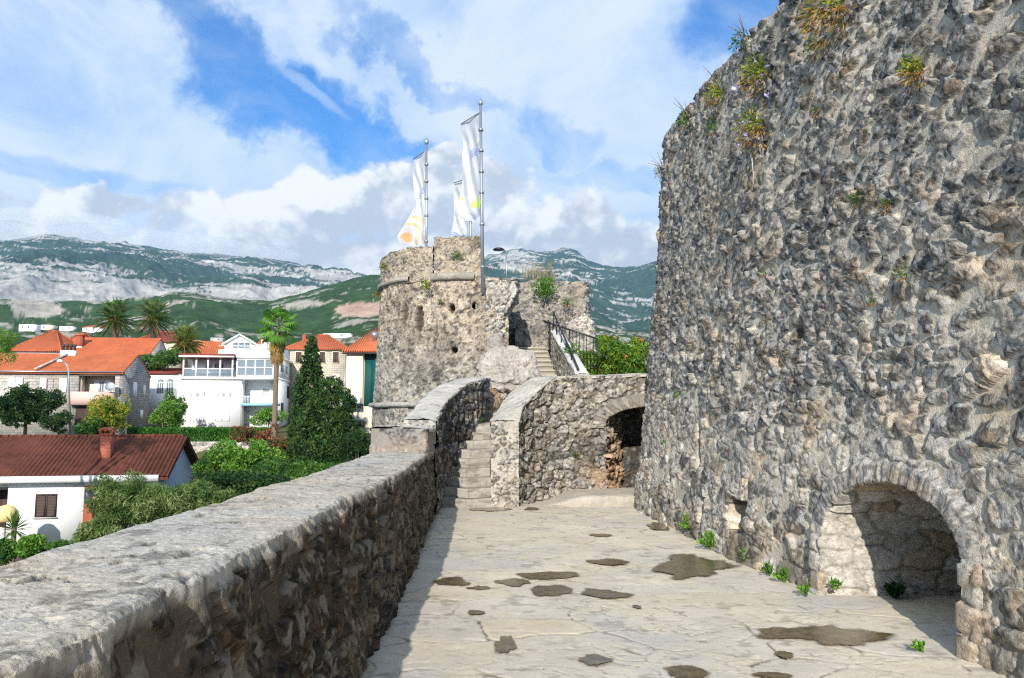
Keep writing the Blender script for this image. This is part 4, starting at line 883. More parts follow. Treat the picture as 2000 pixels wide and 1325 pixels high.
def build_land():
    az = np.r_[np.linspace(-1.25, -.62, 60, endpoint=False), np.linspace(-.62, .30, 840, endpoint=False), np.linspace(.30, 1.2, 70)]
    def tab(T): 
        a = [math.atan((p-1000)/FPX) for p, _ in T]; b = [ang_b(p, y) for p, y in T]; return np.interp(az, a, b)
    e1, e2 = tab(H1)[:, None], tab(H2)[:, None]
    def finish(P, name, mat, col):
        b = MB(); b.grid(P, col, flip=False); return tag(b.build(name, mat, None, True), kind='structure')
    # plain and green hills
    r = np.r_[np.linspace(5, 130, 90), np.geomspace(135, 1250, 190), np.linspace(1260, 1750, 40)]
    A_, R_ = np.meshgrid(az, r, indexing='ij'); x = R_*np.sin(A_); y = R_*np.cos(A_)
    q = np.clip((R_-150)/(1250-150), 0, 1); crest = EYE+1250*e1
    z = np.where(R_ < 150, ground_z(x, y), 5+(crest-5)*(.35*q+.65*q**1.7)); z = np.where(R_ > 1250, crest-(R_-1250)*.12, z)
    fade = sst(170, 420, R_)*(1-.75*sst(1000, 1250, R_))
    nz = ridge(x/260, y/260, 6, 900)-.55; z = z+fade*nz*55*q+sst(170, 400, R_)*(fbm(x/28, y/28, 4, 905)-.5)*9*np.clip(q*2.2, .15, 1)
    z = z+(fbm(x/6, y/6, 3, 906)-.5)*.3*sst(30, 60, R_)
    HILL.update(az=az, r=r, z=z)
    PX = 1000+FPX*np.tan(A_); PYt = (z-EYE)/R_
    def spot(px, py, rx, ry): return np.clip(1-((PX-px)/rx)**2-((PYt-ang_b(px, py))*FPX/ry)**2, 0, 1)
    rk = fbm(x/70, y/70+z/18, 5, 910, .6)+.22*(ridge(x/16, z/6+y/40, 4, 916)-.55)+.17*(fbm(x/7, y/14+z/3, 4, 911, .65)-.5)*2
    bias = np.zeros_like(z)-.12
    for s in ((62, 600, 62, 20, .55), (300, 606, 60, 16, .18), (360, 592, 70, 14, .2), (410, 600, 60, 14, .12), (700, 605, 70, 16, .5), (580, 592, 70, 10, .32), (690, 630, 60, 18, .2), (1210, 640, 100, 60, .2)): bias += s[4]*spot(*s[:4])
    m = sst(.50, .60, rk+bias)*sst(260, 420, R_)
    veg = np.array((.030, .060, .022))*(.55+.95*fbm(x/22, y/22+z/9, 5, 912, .62))[..., None]
    veg = lerp(veg, np.array((.05, .075, .022)), (sst(.5, .7, fbm(x/120, y/120, 4, 913))*.7)[..., None])
    rc = np.array((.31, .285, .25))*(.55+.8*fbm(x/9, y/30+z/4, 5, 914, .6))[..., None]
    rc = lerp(rc, np.array((.40, .25, .17)), (np.clip(spot(700, 603, 90, 22)*1.3, 0, 1)*.65)[..., None])
    c = lerp(veg, rc, m[..., None])
    near = sst(220, 90, R_)[..., None]; c = lerp(c, np.array((.10, .10, .05))*(.6+.8*fbm(x/3, y/3, 4, 915))[..., None], near)
    z = z-.4*0
    finish(np.stack([x, y, z], -1), 'hills', M['land'], c)
    # limestone mountain range
    r = np.r_[np.linspace(1500, 4300, 300), np.linspace(4330, 6500, 20)]
    A_, R_ = np.meshgrid(az, r, indexing='ij'); x = R_*np.sin(A_); y = R_*np.cos(A_)
    q = np.clip((R_-1500)/2800, 0, 1); crest = EYE+4300*e2; z0 = EYE+1500*np.minimum(e1*.82, .14)
    z = z0+(crest-z0)*(.55*q+.45*q**1.6); z = np.where(R_ > 4300, crest-(R_-4300)*.2, z)
    k = np.sin(np.clip(q, 0, 1)*math.pi)**.6*.9+.10
    rd = ridge(x/620+.3*z/600, y/900, 7, 920); z = z+k*(rd-.55)*230+k*(ridge(x/150, y/210+z/150, 5, 925)-.5)*48+(fbm(x/40, y/40, 4, 926)-.5)*18
    PX = 1000+FPX*np.tan(A_); PYt = (z-EYE)/R_
    strat = fbm(x/260+z/90, z/26+y/900, 6, 930, .62)+.55*(ridge(x/90+z/40, z/14+y/300, 5, 931)-.55)
    bias = np.zeros_like(z)-.13
    for s in ((60, 555, 300, 38, .34), (230, 575, 160, 30, .25), (60, 500, 240, 26, -.03), (540, 575, 190, 22, .30), (330, 535, 160, 22, -.15), (560, 530, 200, 26, .06), (650, 545, 60, 22, .30), (1020, 515, 50, 40, .32), (1130, 530, 70, 34, .15), (1220, 620, 120, 60, .04), (1260, 545, 60, 26, -.25), (1130, 570, 260, 90, -.12), (250, 500, 160, 16, -.06)): bias += s[4]*spot(*s[:4])
    fine_ = ridge(x/60+z/25, z/16+y/160, 5, 936)-.55; strat = strat+.34*fine_+.16*(fbm(x/22, z/9+y/60, 4, 937, .65)-.5)*2
    m = sst(.47, .545, strat+bias)
    veg = np.array((.027, .052, .030))*(.6+.8*fbm(x/90, y/90+z/40, 5, 932, .6))[..., None]
    rc = np.array((.37, .36, .34))*(.34+.95*fbm(x/45+z/30, z/12+y/200, 5, 934, .65))[..., None]
    c = lerp(veg, rc, m[..., None])
    finish(np.stack([x, y, z], -1), 'mountains', M['land'], c)
def mat_land():
    m, nt, b = new_mat('hillside'); p = objco(nt); n = noise(nt, p, .045, 8, .75); n2 = noise(nt, p, .35, 5, .7)
    setc(nt, b, mixc(nt, 1.0, attr(nt), gray(nt, (1.0+(n-.5)*1.7+(n2-.5)*.9).mx(.18)), 'MULTIPLY')); b.inputs['Roughness'].default_value = 1.; b.inputs['Specular IOR Level'].default_value = 0.
    return m
M['land'] = mat_land()
build_land()

# ================================================================== TOWN
def mat_tiles(name, col, var=.35, per=.22):
    m, nt, b = new_mat(name); p = objco(nt); n = noise(nt, p, 2.2, 5, .7); n2 = noise(nt, p, .35, 4, .6)
    w = nt.nodes.new('ShaderNodeTexWave'); w.bands_direction = 'X'; w.wave_profile = 'SIN'; w.inputs['Scale'].default_value = 2*math.pi/(20*per)*1.0; w.inputs['Distortion'].default_value = .3; w.inputs['Detail'].default_value = 2
    nt.links.new(p.k, w.inputs['Vector']); wv = X(nt, w.outputs['Fac'])
    k = 1.0+(n-.5)*(2*var)+(n2-.5)*(2.2*var)
    setc(nt, b, mixc(nt, 1.0, (*col, 1), gray(nt, k.mx(.2)), 'MULTIPLY')); b.inputs['Roughness'].default_value = .85; b.inputs['Specular IOR Level'].default_value = .15
    bump(nt, b, wv, .05, .8); return m
def mat_blocks(name, c1, c2, mort, bw=.5, bh=.25):
    m, nt, b = new_mat(name); tc = nt.nodes.new('ShaderNodeTexCoord'); mp = nt.nodes.new('ShaderNodeSeparateXYZ'); nt.links.new(tc.outputs['Object'], mp.inputs[0])
    x, y, z = (X(nt, mp.outputs[i]) for i in range(3)); v = comb(nt, x+y, z, 0.)
    br = nt.nodes.new('ShaderNodeTexBrick'); nt.links.new(v.k, br.inputs['Vector']); br.inputs['Color1'].default_value = (*c1, 1); br.inputs['Color2'].default_value = (*c2, 1); br.inputs['Mortar'].default_value = (*mort, 1)
    br.inputs['Scale'].default_value = 1.; br.inputs['Brick Width'].default_value = bw; br.inputs['Row Height'].default_value = bh; br.inputs['Mortar Size'].default_value = .014; br.inputs['Bias'].default_value = 0.
    p = X(nt, tc.outputs['Object']); n = noise(nt, p, 1.3, 6, .7); n2 = noise(nt, p, 7., 4, .6)
    setc(nt, b, mixc(nt, 1.0, X(nt, br.outputs[0]), gray(nt, (1.0+(n-.5)*.7+(n2-.5)*.7).mx(.2)), 'MULTIPLY')); b.inputs['Roughness'].default_value = .9
    bump(nt, b, n2+X(nt, br.outputs['Fac'])*-.8, .03); return m
M['t_orange'] = mat_tiles('orange roof tiles', (.43, .12, .05), .42); M['t_red'] = mat_tiles('weathered red roof tiles', (.44, .115, .05), .36); M['t_brown'] = mat_tiles('brown red roof tiles', (.10, .034, .022), .75); M['t_dark'] = mat_tiles('dark red roof tiles', (.22, .05, .035), .3)
M['ashlar'] = mat_blocks('pale ashlar', (.50, .47, .42), (.36, .345, .32), (.30, .28, .26)); M['shadestone'] = mat_blocks('shaded grey stone blocks', (.17, .175, .19), (.28, .275, .27), (.15, .145, .14), .42, .2); M['creamstone'] = mat_blocks('cream stone blocks', (.56, .49, .38), (.46, .41, .33), (.36, .32, .26), .5, .24)
M['brickw'] = mat_blocks('chimney brick', (.46, .085, .035), (.34, .06, .03), (.30, .14, .10), .22, .075)

def bx(name, mat, root, a, b):
    m = MB(); a2 = tuple(min(p, q) for p, q in zip(a, b)); b2 = tuple(max(p, q) for p, q in zip(a, b)); m.box(a2, b2); return m.build(name, M[mat], root)
def shutter(name, mat, root, x0, x1, z0, z1, y, n=9, t=.05):
    m = MB(); w = .07
    m.box((x0, y-t, z0), (x0+w, y, z1)); m.box((x1-w, y-t, z0), (x1, y, z1)); m.box((x0+w, y-t, z1-w), (x1-w, y, z1)); m.box((x0+w, y-t, z0), (x1-w, y, z0+w))
    for i in range(n):
        zz = z0+w+(z1-z0-2*w)*(i+.5)/n; h = (z1-z0-2*w)/n*.42; m.add([(x0+w, y-t*.9, zz-h), (x1-w, y-t*.9, zz-h), (x1-w, y-t*.3, zz+h), (x0+w, y-t*.3, zz+h)], [(0, 1, 2, 3)])
    return m.build(name, M[mat], root)
def window(root, x0, x1, z0, z1, y, frame='white', depth=.10, nx=2, nz=1, name='window', sill=True, fw=.06):
    m = MB(); w = fw; yo = y-.03
    m.box((x0, yo, z0), (x0+w, yo+depth, z1)); m.box((x1-w, yo, z0), (x1, yo+depth, z1)); m.box((x0+w, yo, z1-w), (x1-w, yo+depth, z1)); m.box((x0+w, yo, z0), (x1-w, yo+depth, z0+w))
    for i in range(1, nx): xx = x0+(x1-x0)*i/nx; m.box((xx-w*.4, yo+.005, z0+w), (xx+w*.4, yo+depth-.005, z1-w))
    for i in range(1, nz): zz = z0+(z1-z0)*i/nz; m.box((x0+w, yo+.008, zz-w*.4), (x1-w, yo+depth-.008, zz+w*.4))
    f = m.build(name, M[frame], root)
    g = MB(); g.add([(x0+w*.6, yo+depth*.5, z0+w*.6), (x1-w*.6, yo+depth*.5, z0+w*.6), (x1-w*.6, yo+depth*.5, z1-w*.6), (x0+w*.6, yo+depth*.5, z1-w*.6)], [(0, 1, 2, 3)]); g.build('pane', M['glass'], f)
    if sill: s = MB(); s.box((x0-.08, y-.12, z0-.08), (x1+.08, y-.002, z0-.004)); s.build('sill', M['concrete'], f)
    return f
def gable_roof(root, mat, x0, x1, y0, y1, ze, zr, over=.35, yr=None, waves=0., t=.14, name='roof'):
    yr = (y0+y1)/2 if yr is None else yr; m = MB()
    def slope(ya, za, yb, zb):
        n = max(int((x1-x0+2*over)/(waves/6)), 2) if waves else 2
        Xs = np.linspace(x0-over, x1+over, n); tt = np.linspace(0, 1, 14 if waves else 2)
        dz = .075*np.abs(np.sin(Xs/waves*math.pi)) if waves else 0*Xs
        P = np.stack([np.repeat(Xs[:, None], len(tt), 1), ya+(yb-ya)*np.repeat(tt[None], n, 0), za+(zb-za)*tt[None]+dz[:, None]+(.018*np.repeat((np.arange(len(tt)) % 2)[None], n, 0) if waves else 0)], -1)
        if waves: P[..., 2] += .03*(fbm(P[..., 0]*1.2, P[..., 1]*1.2, 3, 970)-.5)
        m.grid(P, flip=(yb > ya) is False)
        for e in (0, 1):
            xe = Xs[0] if e == 0 else Xs[-1]; m.add([(xe, ya, za), (xe, yb, zb), (xe, yb, zb-t), (xe, ya, za-t)], [(0, 1, 2, 3)])
        m.add([(x0-over, ya, za), (x1+over, ya, za), (x1+over, ya, za-t), (x0-over, ya, za-t)], [(0, 1, 2, 3)])
        m.add([(x0-over, ya, za-t), (x1+over, ya, za-t), (x1+over, yb, zb-t), (x0-over, yb, zb-t)], [(0, 1, 2, 3)])
    s0 = (zr-ze)/(yr-y0); s1 = (zr-ze)/(y1-yr)
    slope(y0-over, ze-over*s0, yr, zr); slope(y1+over, ze-over*s1, yr, zr)
    if waves:
        for i in range(int((x1-x0+2*over)/.36)): xx = x0-over+i*.36; m.tube([(xx, yr, zr+.05), (xx+.4, yr, zr+.075)], [.095, .11], 8)
    return m.build(name, M[mat], root)
def gable_wall(root, mat, x, th, y0, y1, z0, ze, zr, name='gable_wall'):
    m = MB(); yr = (y0+y1)/2; m.poly([(x, y0, z0), (x, y1, z0), (x, y1, ze), (x, yr, zr), (x, y0, ze)], (th, 0, 0)); return m.build(name, M[mat], root)
def hip_roof(root, mat, x0, x1, y0, y1, ze, zr, run, over=.35, name='roof'):
    m = MB(); a, b, c, d = x0-over, x1+over, y0-over, y1+over; yr = (c+d)/2
    V = [(a, c, ze), (b, c, ze), (b, d, ze), (a, d, ze), (a+run, yr, zr), (b-run, yr, zr)]
    m.add(V, [(0, 1, 5, 4), (2, 3, 4, 5), (1, 2, 5, 5), (3, 0, 4, 4)]); m.add([(p[0], p[1], p[2]-.16) for p in V[:4]], [(3, 2, 1, 0)])
    m.add(V[:4]+[(p[0], p[1], p[2]-.16) for p in V[:4]], [(0, 4, 5, 1), (1, 5, 6, 2), (2, 6, 7, 3), (3, 7, 4, 0)])
    o = m.build(name, M[mat], root)
    h = MB()
    for p, q in ((0, 4), (1, 5), (4, 5), (2, 5), (3, 4)): h.tube([V[p], V[q]], .09, 6)
    h.build('ridge_tiles', M['t_red'], o); return o
def lx(F, rz, px, y=0.):                                   # local x of a sight line on the facade plane
    a, _ = ray(px, 800); c, s = math.cos(rz), math.sin(rz); return (a*(F.y+y*c)-(F.x-y*s))/(c-a*s)
def lz(F, rz, px, py):
    x = lx(F, rz, px); Y = F.y+x*math.sin(rz); return EYE+ray(px, py)[1]*Y-F.z

def build_lower_house():
    F = at(305, 1060, 41); rz = R(10.4)
    h = empty('white_house', F, rz, 'low white house with ribbed brown tile roof and brick chimney, nearest the parapet', 'house')
    L = lambda px: lx(F, rz, px); Z = lambda px, py: lz(F, rz, px, py)
    ze = Z(150, 940); x0, xa, xb, xc = -15., L(-45), L(26), L(173); D = 7.2
    m = MB(); m.box((xb, 0, 0), (xc, .3, ze)); m.box((x0, 0, 0), (xa, .3, ze)); m.box((-.35, 0, 0), (0, .3, ze)); m.box((xa, 0, 0), (xb, .12, .95)); m.box((xa, 0, ze-.25), (xb, .3, ze)); m.box((xc, 0, ze-.25), (-.35, .3, ze))
    m.box((xa, 1.5, 0), (xb, 1.6, ze)); m.box((xc, 1.5, 0), (-.35, 1.6, ze)); m.box((x0, D-.3, 0), (0, D, ze)); m.box((x0, .3, -.02), (-.01, D-.3, .1)); m.box((xb-.02, .3, 0), (xb+.15, 1.5, ze)); m.box((xc-.15, .3, 0), (xc+.02, 1.5, ze))
    m.build('wall', M['white'], h)
    b = MB(); b.box((x0+.4, .6, -1.6), (-.4, D-.5, -.03)); b.build('base', M['dkwood'], h)  # dark colour stands in for the shaded void under the house
    gable_wall(h, 'greywall', -.02, .22, -.02, D+.02, -1.5, ze+.05, ze+.05+1.75)
    gable_roof(h, 't_brown', x0, .05, 0, D, ze+.42, ze+2.12, .5, waves=.23)
    bx('fascia', 'white', h, (x0-.4, -.62, ze-.02), (.1, -.42, ze+.30)); bx('soffit', 'white', h, (x0-.4, -.43, ze-.01), (.1, 0.05, ze+.06))
    wx0, wx1, z0, z1 = L(80), L(122), Z(100, 1010), Z(100, 965)
    f = bx('window', 'dkwood', h, (wx0, -.03, z0), (wx1, .05, z1)); shutter('shutter', 'dkwood', f, wx0+.02, (wx0+wx1)/2-.01, z0+.02, z1-.02, -.04, 13); shutter('shutter', 'dkwood', f, (wx0+wx1)/2+.01, wx1-.02, z0+.02, z1-.02, -.04, 13); bx('sill', 'concrete', f, (wx0-.06, -.12, z0-.07), (wx1+.06, -.005, z0-.01))
    d = bx('door', 'dkwood', h, (L(-20), 1.44, .1), (L(10), 1.5, Z(0, 962))); bx('handle', 'steel', d, (L(8)-.12, 1.40, 1.0), (L(8)-.02, 1.44, 1.05))
    bx('balcony_front', 'brick', h, (xc+.02, -.04, .05), (L(236), .14, Z(200, 1003)+.5)); bx('lintel_board', 'wood', h, (xc+.02, -.03, ze-.42), (-.4, -.005, ze-.26))
    window(h, L(181), L(189), Z(185, 968), Z(185, 950), 1.48, nx=1, sill=False)
    cx = L(189)+.1; cy = 1.55; c = MB(); zb = ze+.9
    c.box((cx-.26, cy-.26, zb-.4), (cx+.26, cy+.26, zb+1.40)); ch = c.build('chimney', M['brickw'], h)
    bx('flashing', 'concrete', ch, (cx-.31, cy-.33, zb-.5), (cx+.31, cy+.31, zb-.02))
    c = MB(); c.box((cx-.3, cy-.3, zb+1.40), (cx+.3, cy+.3, zb+1.47))
    for s_ in (-1, 1): c.box((cx+s_*.27-.05, cy-.27, zb+1.47), (cx+s_*.27+.05, cy+.27, zb+1.66))
    for s_ in (-.2, 0, .2): c.tube([(cx+s_, cy-.32, zb+1.68), (cx+s_, cy+.32, zb+1.72)], .1, 8)
    c.build('chimney_cap', M['terra'], ch)
    cl = MB(); g = np.linspace(0, 1, 16); U_, V_ = np.meshgrid(g, g, indexing='ij'); w = h.matrix_basis
    P = np.stack([L(190)+U_*.75, -.10+.05*np.sin(U_*14+V_*2), Z(200, 972)-V_*.62+.03*np.sin(U_*9)], -1)
    P = np.array([w @ Vector(p) for p in P.reshape(-1, 3)]).reshape(P.shape); cl.grid(P); P2 = P+np.array((0, .012, 0)); cl.grid(P2, flip=True)
    tag(cl.build('hanging_cloth', M['pinkcloth'], None, True), 'bright pink cloth hung over the balcony of the low white house', 'cloth')
    u = at(12, 1004, 37.2); um = empty('sunshade', (u.x, u.y, -6.2), 0, 'pale yellow canvas sunshade at the left edge beside the spiky plant', 'sunshade')
    mm = MB(); k = 12; V = []; Q = []
    for j, (rr, zz) in enumerate(((.03, .42), (.25, .36), (.5, .1), (.56, -.32), (.52, -.32))):
        V += [(rr*math.cos(2*math.pi*i/k), rr*math.sin(2*math.pi*i/k), u.z+6.2+zz) for i in range(k)]
        if j: Q += [((j-1)*k+i, (j-1)*k+(i+1) % k, j*k+(i+1) % k, j*k+i) for i in range(k)]
    mm.add(V, Q); mm.build('canopy', M['sand'], um, True); mm = MB(); mm.tube([(0, 0, 0), (0, 0, u.z+6.2+.45)], .03, 8); mm.build('pole', M['wood'], um)
build_lower_house()

def build_stone_house():
    F = at(229, 851, 70); rz = R(8.3); h = empty('stone_house', F, rz, 'long stone house with bright orange roof and pink balcony', 'house')
    L = lambda px: lx(F, rz, px); Z = lambda px, py: lz(F, rz, px, py); ze = Z(200, 726); D = 7.6; x0 = -17.
    xa, xb = L(150), L(222); zf = Z(180, 766)
    m = MB(); m.box((x0, 0, -.5), (xa, .4, ze)); m.box((xb, 0, -.5), (0, .4, ze)); m.box((xa, 0, Z(180, 792)-.1), (xb, .3, Z(180, 790))); m.box((x0, D-.3, -.5), (0, D, ze)); m.box((x0, .4, -.5), (x0+.3, D-.3, ze)); m.build('wall', M['ashlar'], h)
    gable_wall(h, 'shadestone', -.02, .3, -.01, D+.02, -.5, ze, Z(229, 690)+.15)  # gable facing away from the sun, its shade put into a darker stone
    m = MB(); m.box((xa, 1.5, 0), (xb, 1.65, ze)); m.box((xa-.02, .4, zf-1.3), (xa+.06, 1.5, ze)); m.box((xb-.06, .4, zf-1.3), (xb+.02, 1.5, ze)); m.box((xa, .3, zf-1.25), (xb, 1.5, zf-1.1)); m.build('loggia_wall', M['cream'], h)
    bx('loggia_band', 'pink', h, (xa, -.02, Z(180, 734)), (xb, .3, ze-.02)); bx('balcony_front', 'pink', h, (L(138), -.75, Z(180, 791)), (L(225), -.62, Z(180, 766)))
    m = MB(); m.box((L(138), -.62, Z(180, 791)), (L(138)+.12, 0, Z(180, 766))); m.box((L(225)-.12, -.62, Z(180, 791)), (L(225), 0, Z(180, 766))); m.box((L(138)+.12, -.62, Z(180, 791)), (L(225)-.12, -.005, Z(180, 791)+.12)); m.build('balcony_side', M['pink'], h)
    bx('cellar_recess', 'dkwood', h, (L(148), -.02, .2), (L(205), .02, Z(180, 793)))
    gable_roof(h, 't_orange', x0, 0, 0, D, ze+.05, Z(229, 690)+.2, .3)
    bx('eaves_gutter', 'steel', h, (x0, -.42, ze-.12), (.2, -.28, ze+.0))
    m = MB(); m.tube([(L(66), -.25, ze+.16), (L(66)+1.35, 3.8, Z(229, 690)+.28)], .10, 6); m.build('party_wall_ridge', M['ashlar'], h)
    dz0, dz1 = Z(180, 766)-.1, Z(180, 741)
    f = window(h, L(179), L(190), dz0, dz1, 1.48, 'white', name='door', sill=False); shutter('shutter', 'wshut', f, L(190), L(203), dz0, dz1, 1.44); shutter('shutter', 'wshut', f, L(169), L(179), dz0, dz1, 1.44)
    f = window(h, L(89), L(113), Z(100, 765), Z(100, 740), .02, 'wood', nx=2); shutter('shutter', 'wshut', f, L(113), L(128), Z(100, 766), Z(100, 739), -.02); shutter('shutter', 'wshut', f, L(76), L(88), Z(100, 766), Z(100, 739), -.02)
    f = bx('window', 'dkwood', h, (L(13), -.03, Z(25, 764)), (L(42), .02, Z(25, 738))); shutter('shutter', 'wshut', f, L(13), L(27), Z(25, 764), Z(25, 738), -.04); shutter('shutter', 'wshut', f, L(28), L(42), Z(25, 764), Z(25, 738), -.04)
    # gable windows (right end)
    for (y0, y1, z0, z1) in ((2.6, 3.6, Z(229, 772), Z(229, 744)), (5.6, 6.1, Z(229, 770), Z(229, 748)), (5.0, 5.7, Z(229, 818), Z(229, 800))):
        f = bx('window', 'white', h, (.27, y0, z0), (.34, y1, z1)); bx('shutter', 'wshut', f, (.34, y0+.05, z0+.05), (.37, (y0+y1)/2-.02, z1-.05)); bx('shutter', 'wshut', f, (.34, (y0+y1)/2+.02, z0+.05), (.37, y1-.05, z1-.05))
    c = MB(); zr = Z(229, 690)+.2; xc = L(97); c.box((xc-.75, 3.3, zr-.9), (xc+.55, 3.9, zr+.25)); ch = c.build('chimney', M['white'], h)
    for k in range(4): c = MB(); xx = xc-.58+.33*k; c.tube([(xx, 3.6, zr+.25), (xx, 3.6, zr+.6), (xx, 3.6, zr+.62), (xx, 3.6, zr+.85)], [.10, .10, .15, .13], 8); c.build('chimney_pot', M['dkwood'], ch)
    p = h.matrix_basis @ Vector((L(220), -.9, Z(220, 757))); d = empty('satellite_dish', p, 0, 'round grey satellite dish at the right end of the pink balcony', 'satellite dish')
    m = MB(); n = Vector((.25, -1, .35)).normalized(); a = n.cross(Vector((0, 0, 1))).normalized(); b = a.cross(n); k = 18; V = []; Q = []
    for j in range(5):
        rr = .42*j/4
        V += [tuple(n*(.10*(j/4)**2)+a*rr*math.cos(2*math.pi*i/k)+b*rr*math.sin(2*math.pi*i/k)) for i in range(k)]
        if j: Q += [((j-1)*k+i, (j-1)*k+(i+1) % k, j*k+(i+1) % k, j*k+i) for i in range(k)]
    m.add(V, Q); m.build('dish', M['steel'], d, True); m = MB(); m.tube([(0, 0, 0), (.1, .5, -.3)], .03, 6); m.tube([tuple(n*.05-b*.4), tuple(n*.45)], .012, 5); m.build('bracket', M['steel'], d)
build_stone_house()

def build_white_block():
    F = at(540, 836, 80); rz = R(8); h = empty('white_house', F, rz, 'three storey white house with glazed upper veranda and flat front', 'house')
    L = lambda px: lx(F, rz, px); Z = lambda px, py: lz(F, rz, px, py); D = 11.; x0 = L(352); xr = L(470); zs = Z(450, 741); zt = Z(450, 697)
    m = MB(); m.box((x0, 0, -.8), (xr, .3, zs)); m.box((xr-.3, .3, -.8), (xr, 2.2, zs)); m.box((xr, 2.0, -.8), (-.3, 2.2, zs)); m.box((-.3, 0, -.8), (0, D, zs)); m.box((x0, .3, -.8), (x0+.3, D, zs)); m.box((x0, D-.3, -.8), (0, D, zs)); m.build('wall', M['white'], h)
    bx('floor_slab', 'white', h, (x0-.15, -.35, zs), (.1, D, zs+.22)); bx('upper_floor_slab', 'white', h, (x0+.3, 2.8, zs+.22), (-.1, D-.3, zt-.1))
    # upper level: veranda left, glazed room right
    xm = L(455); a = bx('veranda_roof', 't_dark', h, (x0-.1, -.7, zt-.02), (xm+.1, 4, zt+.22)); bx('roof_slab', 'white', h, (xm+.12, -.3, zt-.12), (.25, D+.2, zt+.12)); bx('veranda_gutter', 'white', h, (x0-.15, -.8, zt-.14), (xm+.1, -.68, zt+.02))
    for px in (356, 381, 404, 428, 452): bx('veranda_post', 'white', h, (L(px)-.07, -.25, zs+.22), (L(px)+.07, -.11, zt-.02))
    bx('veranda_rail', 'white', h, (x0+.2, -.24, Z(400, 722)), (xm, -.12, Z(400, 722)+.12)); bx('veranda_parapet', 'glass', h, (x0+.2, -.2, zs+.24), (xm, -.17, Z(400, 723)))
    for (p0, p1) in ((384, 396), (404, 420), (440, 450)): window(h, L(p0), L(p1), zs+.3, Z(p0, 708), 2.78, 'wshut' if p0 != 404 else 'wood', name='veranda_door', sill=False)
    window(h, L(459), L(533), zs+.26, zt-.16, -.05, 'white', nx=4, nz=2, sill=False, fw=.14)
    m = MB(); m.box((-.22, .1, zs+.22), (0.02, D, zt-.12)); m.build('side_wall', M['white'], h)
    for (y0, y1) in ((1.5, 3.3), (5.0, 6.2), (8.4, 9.8)): f = bx('window', 'glass', h, (.02, y0, zs+.9), (.05, y1, zt-.6)); bx('frame', 'white', f, (.05, (y0+y1)/2-.04, zs+.9), (.07, (y0+y1)/2+.04, zt-.6))
    for (y0, y1, z0, z1) in ((2.5, 4.2, 1.2, 2.6), (6.5, 8, 3.2, 4.5)): bx('window', 'dkwood', h, (0, y0, z0), (.03, y1, z1))
    for (p0, p1, q0, q1) in ((372, 399, 774, 752), (423, 450, 774, 752), (372, 399, 823, 803), (421, 449, 823, 803)):
        f = bx('window', 'wshut', h, (L(p0), -.03, Z(p0, q0)), (L(p1), -.004, Z(p0, q1)))
        for k in range(2): a_ = L(p0)+(L(p1)-L(p0))*k/2; shutter('shutter', 'wshut', f, a_+.03, a_+(L(p1)-L(p0))/2-.03, Z(p0, q0)+.03, Z(p0, q1)-.03, -.032, 8, .04)
    bx('balcony_slab', 'blue', h, (xr, -.25, Z(500, 793)), (.02, 2., Z(500, 788)))
    m = MB(); zb = Z(500, 788); zr_ = Z(500, 774)
    m.box((xr, -.22, zr_-.06), (0, -.16, zr_))
    for k in range(24): xx = xr+.05+(-xr-.1)*k/23; m.box((xx-.02, -.2, zb), (xx+.02, -.17, zr_-.06))
    m.build('balcony_railing', M['white'], h)
    window(h, L(505), L(519), Z(510, 772), Z(510, 757), 1.98, 'white', nz=5, nx=1); window(h, L(473), L(481), Z(475, 803), Z(475, 797)-.5, 1.98, 'white', nx=1); bx('door', 'wshut', h, (L(492), 1.95, -.5), (L(505), 1.99, Z(500, 805)))
    # gabled house behind, stone hip roofed house, glass fronted building
    F2 = at(438, 700, 94); h2 = empty('gabled_house', F2, R(8), 'white house with small front gable and orange roof behind the three storey house', 'house'); L2 = lambda p: lx(F2, R(8), p); Z2 = lambda px, py: lz(F2, R(8), px, py)
    z = Z2(465, 673); xe = L2(492); bx('wall', 'white', h2, (0, 0, -6), (L2(545), 7, z)); m = MB(); m.poly([(0, -.02, z-.02), (xe, -.02, z-.02), (xe/2, -.02, Z2(465, 657))], (0, 7, 0)); m.build('front_gable', M['white'], h2)
    m = MB()
    for (xa, xb) in ((-.3, xe/2), (xe+.3, xe/2)): m.poly([(xa, -.4, z-.15), (xb, -.4, Z2(465, 655)), (xb, -.4, Z2(465, 655)+.16), (xa, -.4, z+.03)], (0, 7.6, 0))
    m.build('gable_roof', M['white'], h2); m = MB(); m.poly([(xe+.2, .3, z), (L2(548), .3, z), (L2(540), 3.5, Z2(520, 656)), (xe+.2, 3.5, Z2(520, 656))], (0, .02, -.15)); m.build('roof', M['t_orange'], h2)
    bx('dormer', 'white', h2, (L2(506), -.05, z-.6), (L2(526), 2.5, Z2(515, 664))); window(h2, L2(509), L2(519), Z2(515, 682), Z2(515, 667), -.06, nx=1, sill=False)
    window(h2, L2(449), L2(486), Z2(465, 683), Z2(465, 668), -.04, nx=3, sill=False, fw=.12); bx('terrace_wall', 'white', h2, (L2(432), -2.6, -6), (L2(540), -2.4, Z2(465, 687))); bx('terrace_rail', 'white', h2, (L2(432), -2.5, Z2(465, 680)), (L2(540), -2.46, Z2(465, 679)))
    F3 = at(562, 832, 88); h3 = empty('stone_house', F3, R(6), 'cream stone house with weathered hip roof and brown shutters behind the cypress', 'house'); L3 = lambda p: lx(F3, R(6), p); Z3 = lambda px, py: lz(F3, R(6), px, py)
    z = Z3(620, 681); bx('wall', 'creamstone', h3, (0, 0, -.8), (L3(672), 8, z)); hip_roof(h3, 't_red', 0, L3(672), 0, 8, z+.02, Z3(630, 656)+.5, 3.0, .45); bx('cornice', 'cream', h3, (-.2, -.2, z-.22), (L3(672)+.2, 0, z-.02))
